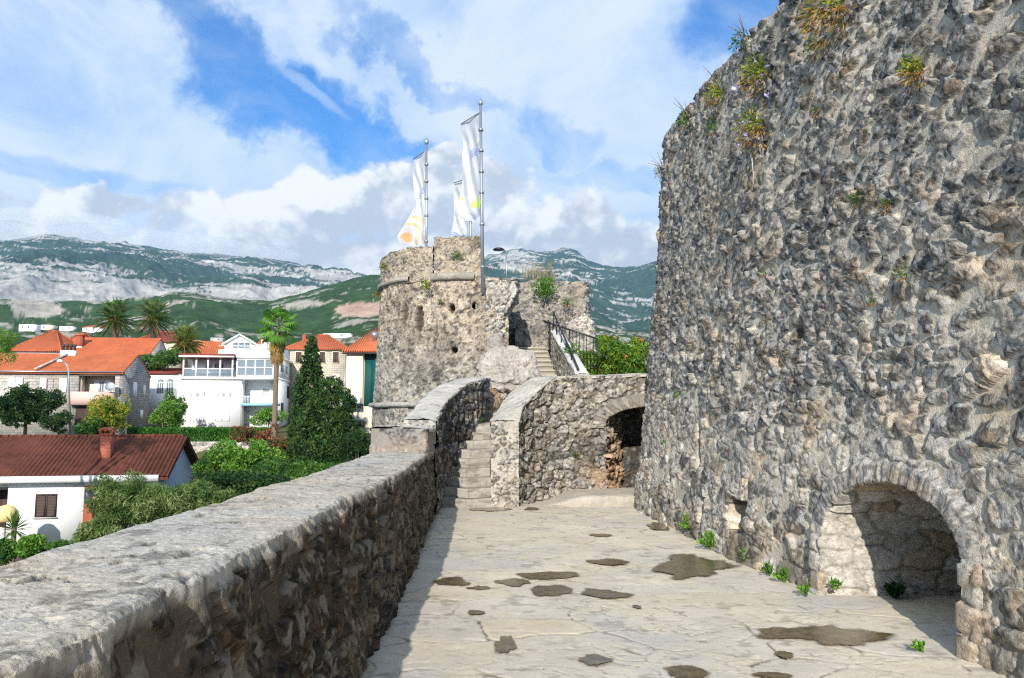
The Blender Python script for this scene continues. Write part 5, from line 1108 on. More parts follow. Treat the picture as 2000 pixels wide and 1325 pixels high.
    for (p0, p1, q0, q1) in ((648, 659, 708, 688), (575, 586, 708, 688), (650, 660, 750, 733), (622, 632, 708, 688)):
        f = bx('window', 'cream', h3, (L3(p0)-.12, -.05, Z3(p0, q0)-.1), (L3(p1)+.12, -.002, Z3(p0, q1)+.1)); xm_ = (L3(p0)+L3(p1))/2; k_ = 'dkwood' if q0 < 740 else 'wshut'; shutter('shutter', k_, f, L3(p0), xm_, Z3(p0, q0), Z3(p0, q1), -.055); shutter('shutter', k_, f, xm_, L3(p1), Z3(p0, q0), Z3(p0, q1), -.055)
    bx('chimney', 'brick', h3, (L3(578), 3, z+.2), (L3(585), 3.8, z+1.9))
    m = MB(); m.tube([(L3(671)+.1, -.1, z), (L3(671)+.1, -.1, 0)], .06, 6); m.build('drainpipe', M['steel'], h3)
    F4 = at(674, 832, 72); h4 = empty('glass_fronted_building', F4, R(-4), 'modern building with tall dark green glass front and steel flue, half hidden by the tower', 'building'); L4 = lambda p: lx(F4, R(-4), p); Z4 = lambda px, py: lz(F4, R(-4), px, py)
    xg = L4(707); zt4 = Z4(690, 688); m = MB(); m.box((0, 0, -2), (xg, .4, zt4)); m.box((xg, 0, -2), (7, .4, Z4(715, 794))); m.box((0, .4, -2), (.3, 8, zt4)); m.box((xg-.3, .4, 0), (xg, 1.2, zt4)); m.build('wall', M['cream'], h4)
    bx('glass_front', 'tgreen', h4, (xg, .7, Z4(715, 794)), (7, .8, Z4(715, 682)))
    g = MB()
    for k in range(1, 6): xx = xg+k*.62; g.box((xx-.015, .66, Z4(715, 794)), (xx+.015, .70, Z4(715, 682)))
    g.build('mullion', M['iron'], h4)
    m = MB(); m.poly([(-.3, -.4, zt4-.05), (7.4, -.4, zt4-.05), (7.4, 5, zt4+2.9), (1.9, 5, zt4+2.9)], (0, 0, .2)); m.build('roof', M['t_orange'], h4); bx('eaves_board', 'dkwood', h4, (-.3, -.42, zt4-.2), (7.4, -.3, zt4-.06))
    m = MB(); xx = L4(721); m.tube([(xx, 1.6, zt4+.6), (xx, 1.6, Z4(721, 657)), (xx, 1.6, Z4(721, 656)), (xx, 1.6, Z4(721, 645))], [.2, .2, .32, .32], 12); m.build('flue', M['steel'], h4, True)
    bx('balcony', 'iron', h4, (L4(674), -.9, Z4(690, 797)), (L4(709), -.02, Z4(690, 789))); bx('lower_balcony', 'iron', h4, (L4(692), -1.2, Z4(690, 833)), (L4(712), -.02, Z4(690, 821)))
    window(h4, L4(677), L4(690), Z4(680, 817), Z4(680, 799), -.02, 'white', nx=3, nz=3, sill=False); window(h4, L4(696), L4(704), Z4(700, 819), Z4(700, 799), -.02, 'white', nx=1, sill=False)
    q = h4.matrix_basis @ Vector((L4(690), -.55, Z4(690, 789))); ac = empty('air_conditioner', q, 0, 'white air conditioner box on the dark balcony of the glass fronted building', 'air conditioner'); bx('casing', 'white', ac, (0, 0, 0.02), (.75, .35, .62)); m = MB(); m.tube([(.28, -.012, .32), (.28, -.002, .32)], .22, 14); m.build('fan_grille', M['steel'], ac)
build_white_block()

def build_back_houses():
    def hip(px0, px1, pe, pr, Y, mat, label, run, rz=6, wall='white', D=9):
        F = at(px0, pe, Y); r = R(rz); h = empty('tiled_roof_house', F, r, label, 'house', 'tiled houses behind the long stone house'); x1 = lx(F, r, px1)
        bx('wall', wall, h, (.3, .3, -5), (x1-.3, D-.3, -.1)); hip_roof(h, mat, .3, x1-.3, .3, D-.3, 0, EYE+ray((px0+px1)/2, pr)[1]*(Y+D/2)-F.z, run); return h
    a = hip(18, 112, 683, 646, 84, 't_red', 'house with steep weathered hip roof, leftmost behind the stone house', 2.4, D=8)
    hip(78, 172, 691, 651, 97, 't_red', 'house with wide hip roof between the steep hip roof and the long roof', 2.8, D=9)
    F = at(124, 688, 88); r = R(7); h = empty('tiled_roof_house', F, r, 'house with long low red roof and a square brick chimney at its left', 'house', 'tiled houses behind the long stone house'); x1 = lx(F, r, 284)
    bx('wall', 'white', h, (0, 0, -5), (x1, 7, -.02)); gable_wall(h, 'ashlar', x1, .25, 0, 7, -5, 0, 1.95); gable_roof(h, 't_red', 0, x1, 0, 7, .05, 2.05, .3)
    cx = lx(F, r, 139); c = bx('chimney', 'brick', h, (cx-.35, 1.0, .2), (cx+.35, 1.7, 2.0)); bx('chimney_cap', 'terra', c, (cx-.45, .9, 2.0), (cx+.45, 1.8, 2.18)); bx('chimney_base', 'white', c, (cx-.38, .96, -.2), (cx+.38, 1.0, .75))
    hip(258, 345, 666, 648, 122, 't_dark', 'cream house with dark red roof behind the tall palms', 2.5, wall='cream')
    F = at(385, 691, 100); h = empty('tiled_roof_house', F, R(30), 'narrow house with orange lean-to roof right of the low palm', 'house'); bx('wall', 'cream', h, (0, 0, -5), (4.2, 6, .0)); gable_wall(h, 'white', 4.2, .2, 0, 6, -5, 0, 1.9); gable_roof(h, 't_orange', 0, 4.2, 0, 6, .03, 1.95, .3)
    F = at(284, 772, 80); r = R(8); h = empty('white_annex', F, r, 'small white annex with two arched windows and a dark red roof', 'house'); x1 = lx(F, r, 345); z1 = lz(F, r, 300, 731); bx('wall', 'white', h, (0, 0, -2), (x1, 4, z1))
    m = MB(); m.poly([(-.2, -.3, z1+.02), (x1, -.3, z1+.02), (x1, 3, z1+.7), (-.2, 3, z1+.7)], (0, 0, .12)); m.build('roof', M['t_dark'], h)
    for p0, p1 in ((305, 318), (323, 337)):
        a0, a1 = lx(F, r, p0), lx(F, r, p1); zz = lz(F, r, p0, 768); zs = lz(F, r, p0, 747); m = MB(); pts = [(a0, -.03, zz), (a1, -.03, zz)]+[((a0+a1)/2+(a1-a0)/2*math.cos(t), -.03, zs+(a1-a0)/2*math.sin(t)) for t in np.linspace(0, math.pi, 9)]
        m.poly(pts, (0, .02, 0)); f = m.build('arched_window', M['glass'], h); g = MB()
        for k in (0, .33, .66, 1): xx = a0+(a1-a0)*k; g.box((xx-.03, -.06, zz), (xx+.03, -.031, zs))
        g.box((a0, -.06, zs-.04), (a1, -.031, zs+.04)); g.build('frame', M['white'], f)
    def place(px, py, Y, w, d, hh, roof, label, wall='white'):
        a_, b_ = ray(px, py); i_ = np.argmin(abs(HILL['az']-math.atan(a_))); line = EYE+HILL['r']*b_/math.sqrt(1+a_*a_); k_ = np.argmax((HILL['r'] > 260) & (HILL['z'][i_] > line)); Y = float(HILL['r'][k_])/math.sqrt(1+a_*a_); p = at(px, py, Y); w *= Y/620; d *= Y/620; hh *= Y/620
        h = empty('hillside_house', p, R(random.uniform(-20, 20)), label, 'house', 'tiny houses on the green hillside'); bx('wall', wall, h, (-w/2, -d/2, -3), (w/2, d/2, hh)); 
        if roof: hip_roof(h, roof, -w/2, w/2, -d/2, d/2, hh+.05, hh+2, w*.3, .4)
        for k in (-.25, .2): bx('window', 'glass', h, (w*k-.6, -d/2-.06, hh*.35), (w*k+.6, -d/2-.002, hh*.8))
    place(58, 647, 330, 12, 9, 5, None, 'tiny white flat-topped house on the hillside above the steep hip roof', 'white'); place(88, 646, 360, 16, 9, 4, None, 'tiny cream house on the hillside, right of the flat-topped one', 'cream')
    place(133, 646, 380, 10, 8, 3, None, 'tiny low white house on the hillside above the wide hip roof', 'white'); place(185, 649, 340, 16, 9, 3.5, 't_red', 'tiny white house with reddish roof on the hillside left of the tall palms', 'white')
    place(425, 668, 190, 9, 7, 3.0, None, 'grey unfinished concrete house on the slope behind the low palm', 'concrete'); place(660, 660, 420, 22, 8, 3, None, 'tiny white house on the hillside above the cream stone house', 'white'); place(1240, 682, 330, 14, 9, 4, 't_red', 'tiny white house seen over the oleander beside the great wall', 'white')
    # retaining wall, street lamp, post
    b = MB(); y = 57.9
    xs = np.arange(at(200, 870, y).x, at(560, 870, y).x, .09); zz = np.arange(-2.4, -.12, .09); X_, Z_ = np.meshgrid(xs, zz, indexing='ij'); hh, c = stones(X_, Z_, .4, .25, .08, 980, PAL_PALE)
    b.grid(np.stack([X_, y-hh, Z_], -1), c); xt = np.stack(np.meshgrid(xs, np.linspace(0, .5, 6), indexing='ij'), -1); b.grid(np.stack([xt[..., 0], y-.03+xt[..., 1], np.full(xt.shape[:2], -.13)], -1), np.full(xt.shape[:2]+(3,), .4))
    tag(b.build('retaining_wall', M['far']), 'pale stone retaining wall under the clipped hedge in front of the three storey house', 'wall')
    p = at(139, 860, 62); s = empty('street_lamp', p, 0, 'tall grey street lamp with curved arm in front of the stone house', 'street lamp'); top = at(134, 735, 62)-p
    m = MB(); arm = [at(134, 722, 62)-p, at(130, 712, 62)-p, at(122, 706, 62)-p]; m.tube([(0, 0, -.5), top]+arm, [.09, .065, .05, .045, .04], 8); m.build('pole', M['steel'], s, True)
    m = MB(); hd = at(117, 705, 62)-p; m.tube([arm[2], hd, hd+Vector((-.2, 0, -.02))], [.07, .15, .09], 8); m.build('lamp_head', M['white'], s, True)
    p = at(246, 856, 57); s = MB(); s.tube([p, at(246, 826, 57), at(246, 824, 57)], [.06, .06, .1], 8); tag(s.build('grey_post', M['steel']), 'short grey metal post below the gable of the stone house', 'post')
build_back_houses()

# ================================================================== PLANTS
def unit(n): v = rng.normal(size=(n, 3)); return v/np.linalg.norm(v, axis=1, keepdims=True)
def leaf_quads(b, C, size, cols, asp=.45, dirs=None, droop=0., fold=.25):
    """one diamond leaf per centre"""
    n = len(C); d = unit(n) if dirs is None else dirs; d = d+np.array((0, 0, -droop)); d /= np.linalg.norm(d, axis=1, keepdims=True)
    s = np.cross(d, unit(n)); s /= np.linalg.norm(s, axis=1, keepdims=True)+1e-9; nn = np.cross(d, s)
    L = (size*(.6+.8*rng.random(n)))[:, None] if np.isscalar(size) else size[:, None]
    V = np.stack([C-d*L*.5, C+s*L*asp*.5+nn*L*fold*.3, C+d*L*.5, C-s*L*asp*.5+nn*L*fold*.3], 1)
    Q = np.arange(4*n).reshape(n, 4); b.add(V.reshape(-1, 3), Q, np.repeat(cols, 4, 0))
def pal_pick(pal, n, var=.3, clump=None):
    P = np.array(pal); k = rng.integers(0, len(P), n) if clump is None else np.clip((clump*len(P)+rng.normal(0, .5, n)), 0, len(P)-1).astype(int)
    return P[k]*(1-var+2*var*rng.random((n, 1)))
def blob_pts(blobs, n, shell=.55, gap=.42, fr=1.6, seed=0):
    w = np.array([(b[3]*b[4]*b[5])**.67 for b in blobs]); w /= w.sum(); out = []
    for bl, k in zip(blobs, (w*n*1.8).astype(int)+4):
        d = unit(k); r = shell+(1-shell)*rng.random(k)**.6
        lump = .72+.55*n3(d[:, 0]*2.2+bl[0], d[:, 1]*2.2+bl[1], d[:, 2]*2.2+bl[2], 3, seed)
        out.append(np.array(bl[:3])+d*np.array(bl[3:6])*(r*lump)[:, None])
    C = np.vstack(out); g = n3(C[:, 0]*fr, C[:, 1]*fr, C[:, 2]*fr, 3, seed+3); C = C[g > np.quantile(g, gap*.6)]
    rng.shuffle(C); return C[:n]
PG = dict(dark=[(.012, .035, .010), (.018, .05, .014), (.03, .07, .018), (.045, .09, .022)], mid=[(.03, .085, .015), (.05, .125, .02), (.075, .16, .025), (.11, .20, .03)], light=[(.07, .17, .02), (.11, .24, .03), (.16, .30, .045), (.09, .19, .025)],
          yellow=[(.06, .12, .015), (.14, .20, .02), (.26, .28, .03), (.34, .30, .04)], olive=[(.06, .115, .03), (.10, .165, .045), (.15, .215, .065), (.22, .27, .11)], conifer=[(.016, .045, .012), (.028, .068, .016), (.045, .095, .02), (.07, .125, .025)],
          red=[(.06, .09, .02), (.12, .09, .03), (.20, .08, .04), (.07, .12, .02)])
def tree(name, base, blobs, n, leaf, pal, label, cat='tree', group=None, trunk=.12, asp=.45, droop=.1, gap=.45, shell=.5, extra=None, fr=1.6, limbs=True):
    base = Vector(base); r = empty(name, base, 0, label, cat, group); b = MB(); bo = [(x-base.x, y-base.y, z-base.z, a, c, d) for x, y, z, a, c, d in blobs]
    C = blob_pts(bo, n, shell, gap, fr, rng.integers(0, 999)); cl = n3(C[:, 0]*fr*1.4, C[:, 1]*fr*1.4, C[:, 2]*fr*1.4, 2, 4)
    cl = np.clip((cl-.3)/.4, 0, 1); leaf_quads(b, C, leaf, pal_pick(PG[pal], len(C), .3, cl), asp, droop=droop)
    if extra: k = rng.choice(len(C), extra[0]); leaf_quads(b, C[k]*1.02, extra[2], pal_pick(extra[1], extra[0]), .8)
    b.build('crown', M['leaf'], r)
    if limbs:
        t = MB(); top = max(q[2] for q in bo); mid = Vector((0, 0, top*.55)); t.tube([(0, 0, -.3), (0.03, 0, top*.25), mid], [trunk, trunk*.8, trunk*.6], 8)
        for q in bo[:7]: e = Vector(q[:3]); t.tube([mid*.8, mid*.4+e*.6+Vector((0, 0, .1)), e], [trunk*.5, trunk*.35, trunk*.12], 6)
        t.build('trunk', M['bark'], r, True)
    return r
def shrub(name, px, py, Y, wpx, hpx, n, leaf, pal, label, nb=9, group=None, cat='shrub', droop=.1, asp=.4, depth=1.0, extra=None, gap=.45, base_z=None, trunk=.05):
    c = at(px, py, Y); rx = wpx/FPX*Y/2; rz = hpx/FPX*Y/2; bl = []
    for i in range(nb):
        u = random.uniform(-1, 1); w = random.uniform(-1, 1)*math.sqrt(max(0, 1-u*u*.8)); k = random.uniform(.42, .6)
        bl.append((c.x+u*rx*.62, c.y+random.uniform(-.6, .6)*rx*depth, c.z+w*rz*.58, rx*k, rx*k*depth, rz*k*1.05))
    z0 = ground_z(c.x, c.y) if base_z is None else base_z
    return tree(name, (c.x, c.y, min(z0, c.z-rz*.8)), bl, n, leaf, pal, label, cat, group, trunk, asp, droop, gap, .35, extra)

# --- town trees
shrub('leafy_tree', 52, 788, 62, 118, 92, 13000, .26, 'dark', 'dark green rounded tree at the left edge in front of the long stone house', 12, cat='tree', trunk=.16)
shrub('leafy_tree', 112, 822, 60, 60, 50, 2500, .2, 'dark', 'small dark green tree between the dark rounded tree and the street lamp', 6, cat='tree', trunk=.09)
shrub('citrus_tree', 212, 806, 57, 92, 88, 6500, .2, 'yellow', 'yellowish green citrus tree under the pink balcony', 11, cat='tree', trunk=.1)
shrub('citrus_tree', 178, 828, 56, 50, 50, 2200, .2, 'mid', 'small green shrub left of the citrus tree behind the chimney', 6, trunk=.06)
c_ = at(-14, 672, 33); tree('pine_tree', (c_.x, c_.y, -6.2), [(c_.x-.2, c_.y, c_.z, 1.0, 1.0, .5), (c_.x+.35, c_.y, c_.z+.35, .7, .8, .35), (c_.x+.3, c_.y, c_.z-.5, .7, .8, .4), (c_.x-1.2, c_.y, c_.z+.2, 1.2, 1.2, .9)], 5000, .14, 'light', 'bright green branch tips of a pine at the left edge of the photo', trunk=.2, asp=.2)
shrub('climbing_vine', 306, 702, 81, 92, 46, 5200, .26, 'mid', 'broad green vine canopy on the terrace behind the stone gable', 10, cat='vine', trunk=.08)
shrub('leafy_bush', 318, 806, 71, 74, 62, 5000, .22, 'light', 'bright green bush between the stone gable and the three storey house', 9)
shrub('leafy_bush', 342, 790, 73, 40, 66, 2600, .22, 'mid', 'dark leafy bush against the left corner of the three storey house', 6)
shrub('leafy_tree', 525, 812, 72, 72, 38, 4200, .2, 'light', 'small bright green tree in front of the loggia of the three storey house', 8, cat='tree')
shrub('oleander_shrub', 492, 850, 55, 80, 40, 4800, .15, 'red', 'reddish green shrub at the right end of the clipped hedge', 9, extra=(260, [(.45, .06, .05), (.5, .10, .08)], .16))
shrub('oleander_shrub', 560, 868, 53, 70, 44, 3600, .15, 'red', 'reddish shrub with pink flowers at the foot of the slender palm', 7, extra=(160, [(.6, .10, .12), (.5, .10, .08)], .15))
def cone_tree(name, px, ptop, pbot, Y, wpx, n, leaf, pal, label, lumps, pw=.8, jag=.35, seed=1):
    t = at(px, ptop, Y); bt = at(px, pbot, Y); H = t.z-bt.z; W = wpx/FPX*Y/2; r = empty(name, (bt.x, Y, bt.z), 0, label, 'tree'); b = MB(); bl = []
    for i in range(lumps):
        h = (i+.5)/lumps; prof = (1-h)**pw*(.75+.25*math.sin(min(h*9, 1.57))); a = i*2.4+random.random(); rr = W*prof*random.uniform(.45, .75); k = max(W*prof*random.uniform(.38, .55), .16)
        bl.append((rr*math.cos(a), rr*math.sin(a), h*H*.97, k, k, k*random.uniform(.9, 1.7)))
    for i in range(8): h = i/8; prof = (1-h)**pw; bl.append((0, 0, h*H+.1, W*prof*.75+.1, W*prof*.75+.1, H*.12))
    C = blob_pts(bl, n, .55, .3, 2.0, seed); cl = np.clip((n3(C[:, 0]*2.4, C[:, 1]*2.4, C[:, 2]*2.4, 2, seed)-.3)/.4, 0, 1)
    dirs = unit(len(C))*.9+np.array((0, 0, 1.))*(.9 if pw > .75 else .3)+C*np.array((.35, .35, 0)); dirs /= np.linalg.norm(dirs, axis=1, keepdims=True)
    leaf_quads(b, C, leaf, pal_pick(PG[pal], len(C), .35, cl), .4, dirs); b.build('crown', M['leaf'], r)
    t = MB(); t.tube([(0, 0, -.6), (0, 0, H*.8)], [.16, .04], 8); t.build('trunk', M['bark'], r, True)
cone_tree('cypress_tree', 603, 654, 880, 50, 100, 22000, .22, 'conifer', 'tall dark cypress with pointed top left of the glass fronted building', 54, .62, seed=3)
bl = []
for (px, py, w, h, dy) in ((648, 760, 46, 50, .2), (664, 786, 62, 54, 0), (632, 796, 62, 60, .3), (612, 828, 60, 56, .3), (628, 838, 66, 60, .2), (662, 835, 66, 66, -.3), (688, 862, 50, 56, .1), (600, 872, 66, 56, .2), (645, 880, 100, 70, -.5), (585, 895, 60, 50, .1), (690, 895, 66, 50, 0), (625, 912, 110, 50, -.3)):
    c = at(px, py, 43+dy); bl.append((c.x, c.y, c.z, w/FPX*43/1.9, w/FPX*43/1.9, h/FPX*43/1.9))
c = at(645, 945, 43); tree('conifer_tree', (c.x, c.y, c.z), bl, 26000, .2, 'conifer', 'wide bushy conifer with lumpy crown in front of the cypress', 'tree', None, .16, .4, -.6, .4, .5, None, 2.6)
for e_ in (): pass
shrub('leafy_tree', 698, 872, 40, 66, 80, 5200, .13, 'dark', 'dark green tree between the bushy conifer and the round tower', 9, cat='tree')
# --- shrubs between parapet and houses
for i, (px, py, Y, w, h, n, pal, lab) in enumerate([
    (432, 908, 39, 84, 76, 5200, 'mid', 'green leafy shrub just right of the blue grey gable'), (470, 908, 38, 110, 84, 7000, 'light', 'bright green leafy shrub in the middle of the slope below the hedge'),
    (555, 930, 36, 110, 60, 5200, 'mid', 'green shrub below the slender palm beside the parapet'), (430, 960, 33, 110, 70, 5200, 'dark', 'darker shrub under the bright green one, close to the parapet'),
    (640, 925, 36, 80, 40, 2600, 'mid', 'low green shrub at the foot of the bushy conifer'), (520, 955, 33, 90, 50, 3600, 'dark', 'dark green shrub half hidden by the parapet below the slender palm')]):
    shrub('leafy_shrub', px, py, Y, w*1.25, h*1.15, int(n*1.5), .17, pal, lab, 12)
for px, py, Y, w, h, n, lab in [(255, 985, 30, 130, 120, 9500, 'feathery olive green shrub in front of the balcony of the low white house'), (322, 985, 29, 110, 88, 7500, 'feathery grey green shrub before the blue grey gable'), (392, 978, 28, 96, 70, 5200, 'feathery shrub with pale seed heads near the parapet'), (205, 1035, 28, 80, 60, 4200, 'low feathery shrub at the right corner of the low white house')]:
    shrub('feathery_shrub', px, py, Y, w*1.15, h*1.1, int(n*1.6), .2, 'olive', lab, 14, asp=.15, droop=-.5, gap=.45)
for px, py, Y, w, h, n, pal, lab in [(70, 1066, 32, 90, 56, 4200, 'light', 'bright leafy plant right of the spiky plant under the low white house'), (125, 1075, 31, 80, 40, 2600, 'mid', 'low green creeper at the foot of the low white house'), (5, 1075, 32, 70, 50, 2600, 'mid', 'green leafy plant at the left edge below the spiky plant'), (160, 1085, 27, 90, 36, 2200, 'light', 'small bright green plant by the parapet left of the feathery shrubs')]:
    shrub('leafy_plant', px, py, Y, w, h, n, .14, pal, lab, 8, cat='plant', asp=.6)
def build_hedge():
    b = MB(); y = 58.9; x0, x1 = at(255, 850, y).x, at(525, 850, y).x; n = 15000
    C = np.stack([rng.uniform(x0, x1, n), y+rng.uniform(-.5, .5, n), rng.uniform(-.35, 1, n)], 1); f = rng.integers(0, 3, n)
    C[f == 0, 1] = y-.5+rng.normal(0, .05, (f == 0).sum()); top = at(400, 838, y).z; C[:, 2] = -.3+(top+.3)*rng.random(n); C[f == 1, 2] = top+rng.normal(0, .05, (f == 1).sum())
    leaf_quads(b, C, .16, pal_pick([(.025, .10, .012), (.04, .14, .016), (.06, .17, .02)], n, .3), .6)
    tag(b.build('clipped_hedge', M['leaf']), 'long clipped bright green hedge on the retaining wall before the three storey house', 'hedge')
build_hedge()

# --- palms
def frond(b, base, az, elev, length, col, leaflets=26, llen=.5, droop=1.0, w=.035):
    """pinnate frond with narrow leaflets on an arching rib"""
    n = leaflets; t = np.linspace(.06, 1, n); e = elev-droop*t**1.4; ds = np.diff(np.r_[0, t])*length
    x = np.cumsum(np.cos(e)*ds); z = np.cumsum(np.sin(e)*ds); ca, sa = math.cos(az), math.sin(az)
    P = np.stack([base[0]+x*ca, base[1]+x*sa, base[2]+z], 1); tan = np.stack([np.cos(e)*ca, np.cos(e)*sa, np.sin(e)], 1); side = np.array((-sa, ca, 0.))
    up = np.cross(side, tan)*-1.
    L = llen*np.sin(np.clip(t*1.05+.12, 0, 1)*math.pi)**.6+.08
    for sg in (-1, 1):
        d = tan*.75+side*sg*.8+up*.18+np.array((0, 0, -.12))+rng.normal(0, .07, (n, 3)); d /= np.linalg.norm(d, axis=1, keepdims=True); tip = P+d*L[:, None]
        mid = P+d*L[:, None]*.45; wv = np.cross(d, side*sg+up); wv /= np.linalg.norm(wv, axis=1, keepdims=True)+1e-9
        V = np.stack([P, mid+wv*w, tip, mid-wv*w], 1); c = np.array(col)*(.75+.5*rng.random((n, 1))); b.add(V.reshape(-1, 3), np.arange(4*n).reshape(n, 4), np.repeat(c, 4, 0))
    b.tube([tuple(p) for p in P[::max(n//6, 1)]], [.035]*len(P[::max(n//6, 1)]), 4, np.tile(np.array(col)*1.3, (len(P[::max(n//6, 1)])*4+2, 1)))
def date_palm(px, py, Y, rpx, zb, label, tint, seed):
    c = at(px, py, Y); r = empty('date_palm', (c.x, Y, zb), 0, label, 'palm tree', 'feathery date palms behind the long stone house'); h = c.z-zb; Lr = rpx/FPX*Y; b = MB(); random.seed(seed)
    for i in range(96):
        k = i/96; el_ = R(88-128*k+random.uniform(-8, 8)); az = i*2.39996+random.uniform(-.2, .2); dead = k > .86
        col = np.array(tint)*(random.uniform(.75, 1.25)) if not dead else np.array((.20, .15, .06))*random.uniform(.7, 1.2)
        frond(b, (0, 0, h-.1-.5*k), az, el_, Lr*random.uniform(.92, 1.12), col, 30, Lr*.20, random.uniform(.7, 1.25)*(1-.4*k), .03+.004*Lr)
    b.build('crown', M['leaf'], r)
    t = MB(); t.tube([(0, 0, -1), (0, 0, h*.5), (0, 0, h-.7), (0, 0, h-.1)], [.38, .34, .36, .62], 10); t.build('trunk', M['bark'], r, True)
    o = MB(); C = np.array((0, 0, h-.35))+unit(160)*np.array((.75, .75, .5)); leaf_quads(o, C, .5, pal_pick([(.45, .20, .03), (.38, .17, .03), (.28, .16, .05)], 160), .3, droop=1.); o.build('date_clusters', M['leaf'], r)
date_palm(226, 620, 100, 47, 1.5, 'tall date palm with arching fronds, left of the tall pair', (.10, .16, .05), 1)
date_palm(300, 619, 96, 46, 1.5, 'tall date palm with paler trunk, right of the tall pair', (.12, .18, .06), 2)
date_palm(362, 667, 86, 40, 1.0, 'lower date palm with yellowish fronds behind the three storey house', (.15, .19, .045), 3)
def fan_palm():
    Y = 55; bt = at(534, 880, Y); tp = at(536, 640, Y); z0 = bt.z; h = tp.z-z0; r = empty('fan_palm', (bt.x, Y, z0), 0, 'slender tall fan palm with a brown skirt of dead leaves', 'palm tree'); random.seed(5)
    t = MB(); pts = [(0, 0, -.5), (0.02, 0, h*.15), (.02, 0, h*.5), (.05, 0, h*.8), (.08, 0, h)]; t.tube(pts, [.27, .2, .165, .16, .2], 10); t.build('trunk', M['bark'], r, True)
    iv = MB(); C = np.stack([rng.normal(0, .2, 300), rng.normal(0, .2, 300), rng.uniform(.1, 1.9, 300)], 1); leaf_quads(iv, C, .2, pal_pick([(.12, .045, .03), (.08, .05, .03), (.2, .05, .04)], 300)); iv.build('creeper', M['leaf'], r)
    def fan(b, base, d, plen, rad, col, droop):
        d = Vector(d).normalized(); mid = Vector(base)+d*plen*.6+Vector((0, 0, .05)); p = Vector(base)+d*plen+Vector((0, 0, -.12*plen*droop)); b.tube([base, mid, p], [.03, .022, .018], 4)
        d2 = (p-mid).normalized(); s = d2.cross(Vector((0, 0, 1)))
        s = s.normalized() if s.length > .05 else Vector((1, 0, 0)); u = s.cross(d2)
        V = []; C = []; n = 22
        for k in range(n):
            a = R(-128+256*k/(n-1)); dr = d2*math.cos(a)+s*math.sin(a)+u*(.20*math.cos(a*2)); e = p+dr*rad*.62; w = (dr.cross(u)).normalized()*rad*.085
            tip = p+dr*rad*random.uniform(.92, 1.08)+Vector((0, 0, -rad*(.16+.30*droop)*random.uniform(.7, 1.2))); V += [tuple(p), tuple(e+w), tuple(tip), tuple(e-w)]; cc = np.array(col)*random.uniform(.8, 1.25); C += [cc]*4
        b.add(V, np.arange(4*n).reshape(n, 4), np.array(C))
    b = MB(); top = Vector((.08, 0, h))
    for i in range(24):
        k = i/24; e = R(82-105*k+random.uniform(-6, 6)); a = i*2.39996; fan(b, tuple(top+Vector((0, 0, .3-.5*k))), (math.cos(a)*math.cos(e), math.sin(a)*math.cos(e), math.sin(e)), random.uniform(.85, 1.2)*(1 if k > .25 else .8), random.uniform(.58, .74), np.array(random.choice([(.10, .24, .03), (.14, .30, .04), (.075, .19, .025)])), .4+k)
    b.build('crown', M['leaf'], r)
    b = MB()
    for i in range(70):
        k = i/70; a = i*2.39996; z = h-.15-1.75*k; e = R(-62-22*k+random.uniform(-10, 10)); fan(b, (.08+.14*math.cos(a), .14*math.sin(a), z), (math.cos(a)*math.cos(e), math.sin(a)*math.cos(e), math.sin(e)), random.uniform(.35, .65)*(1-.35*k), random.uniform(.42, .62)*(1-.3*k), np.array(random.choice([(.33, .20, .07), (.42, .26, .09), (.24, .14, .06), (.38, .26, .05)])), 1.6)
    b.build('dead_leaf_skirt', M['leaf'], r)
fan_palm()
def yucca():
    c = at(28, 1030, 35.5); r = empty('yucca_plant', (c.x, c.y, -6.2), 0, 'spiky yucca plant beside the left end of the low white house', 'plant'); b = MB(); h = c.z+6.2
    for i in range(110):
        a = i*2.39996; k = i/110; e = R(86-120*k+random.uniform(-8, 8)); d = Vector((math.cos(a)*math.cos(e), math.sin(a)*math.cos(e), math.sin(e))); L = random.uniform(.75, 1.0); s = d.cross(Vector((0, 0, 1))).normalized()*.035; o = Vector((0, 0, h-.2*k)); m = o+d*L*.4
        b.add([tuple(o), tuple(m+s), tuple(o+d*L+Vector((0, 0, -.15*k))), tuple(m-s)], [(0, 1, 2, 3)], np.tile(np.array((.09, .16, .04))*random.uniform(.7, 1.3), (4, 1)))
    b.build('leaves', M['leaf'], r); t = MB(); t.tube([(0, 0, 0), (0, 0, h)], [.12, .1], 8); t.build('trunk', M['bark'], r)
yucca()

# --- oleander behind the cross wall
def oleander():
    bl = []
    for (px, py, w, h) in ((1150, 712, 70, 60), (1190, 690, 80, 70), (1225, 705, 80, 66), (1180, 720, 90, 50), (1258, 700, 60, 70), (1290, 700, 80, 70), (1128, 730, 50, 40), (1210, 725, 100, 40), (1240, 676, 40, 36), (1180, 668, 40, 30)):
        Y = 23.3+random.uniform(-.5, .7); c = at(px, py, Y); bl.append((c.x, c.y, c.z, w/FPX*Y/2, w/FPX*Y/2, h/FPX*Y/2))
    c = at(1195, 735, 23.3)
    PG['ole'] = [(.07, .16, .018), (.11, .22, .022), (.17, .28, .03), (.06, .13, .018)]
    tree('oleander_bush', (c.x, c.y, 2.2), bl, 9000, .17, 'ole', 'large bright oleander bush with red flowers behind the curved cross wall', 'bush', None, .05, .2, -.5, .35, .35, (230, [(.62, .05, .03), (.55, .09, .05), (.7, .12, .08)], .085), 2.2)
oleander()

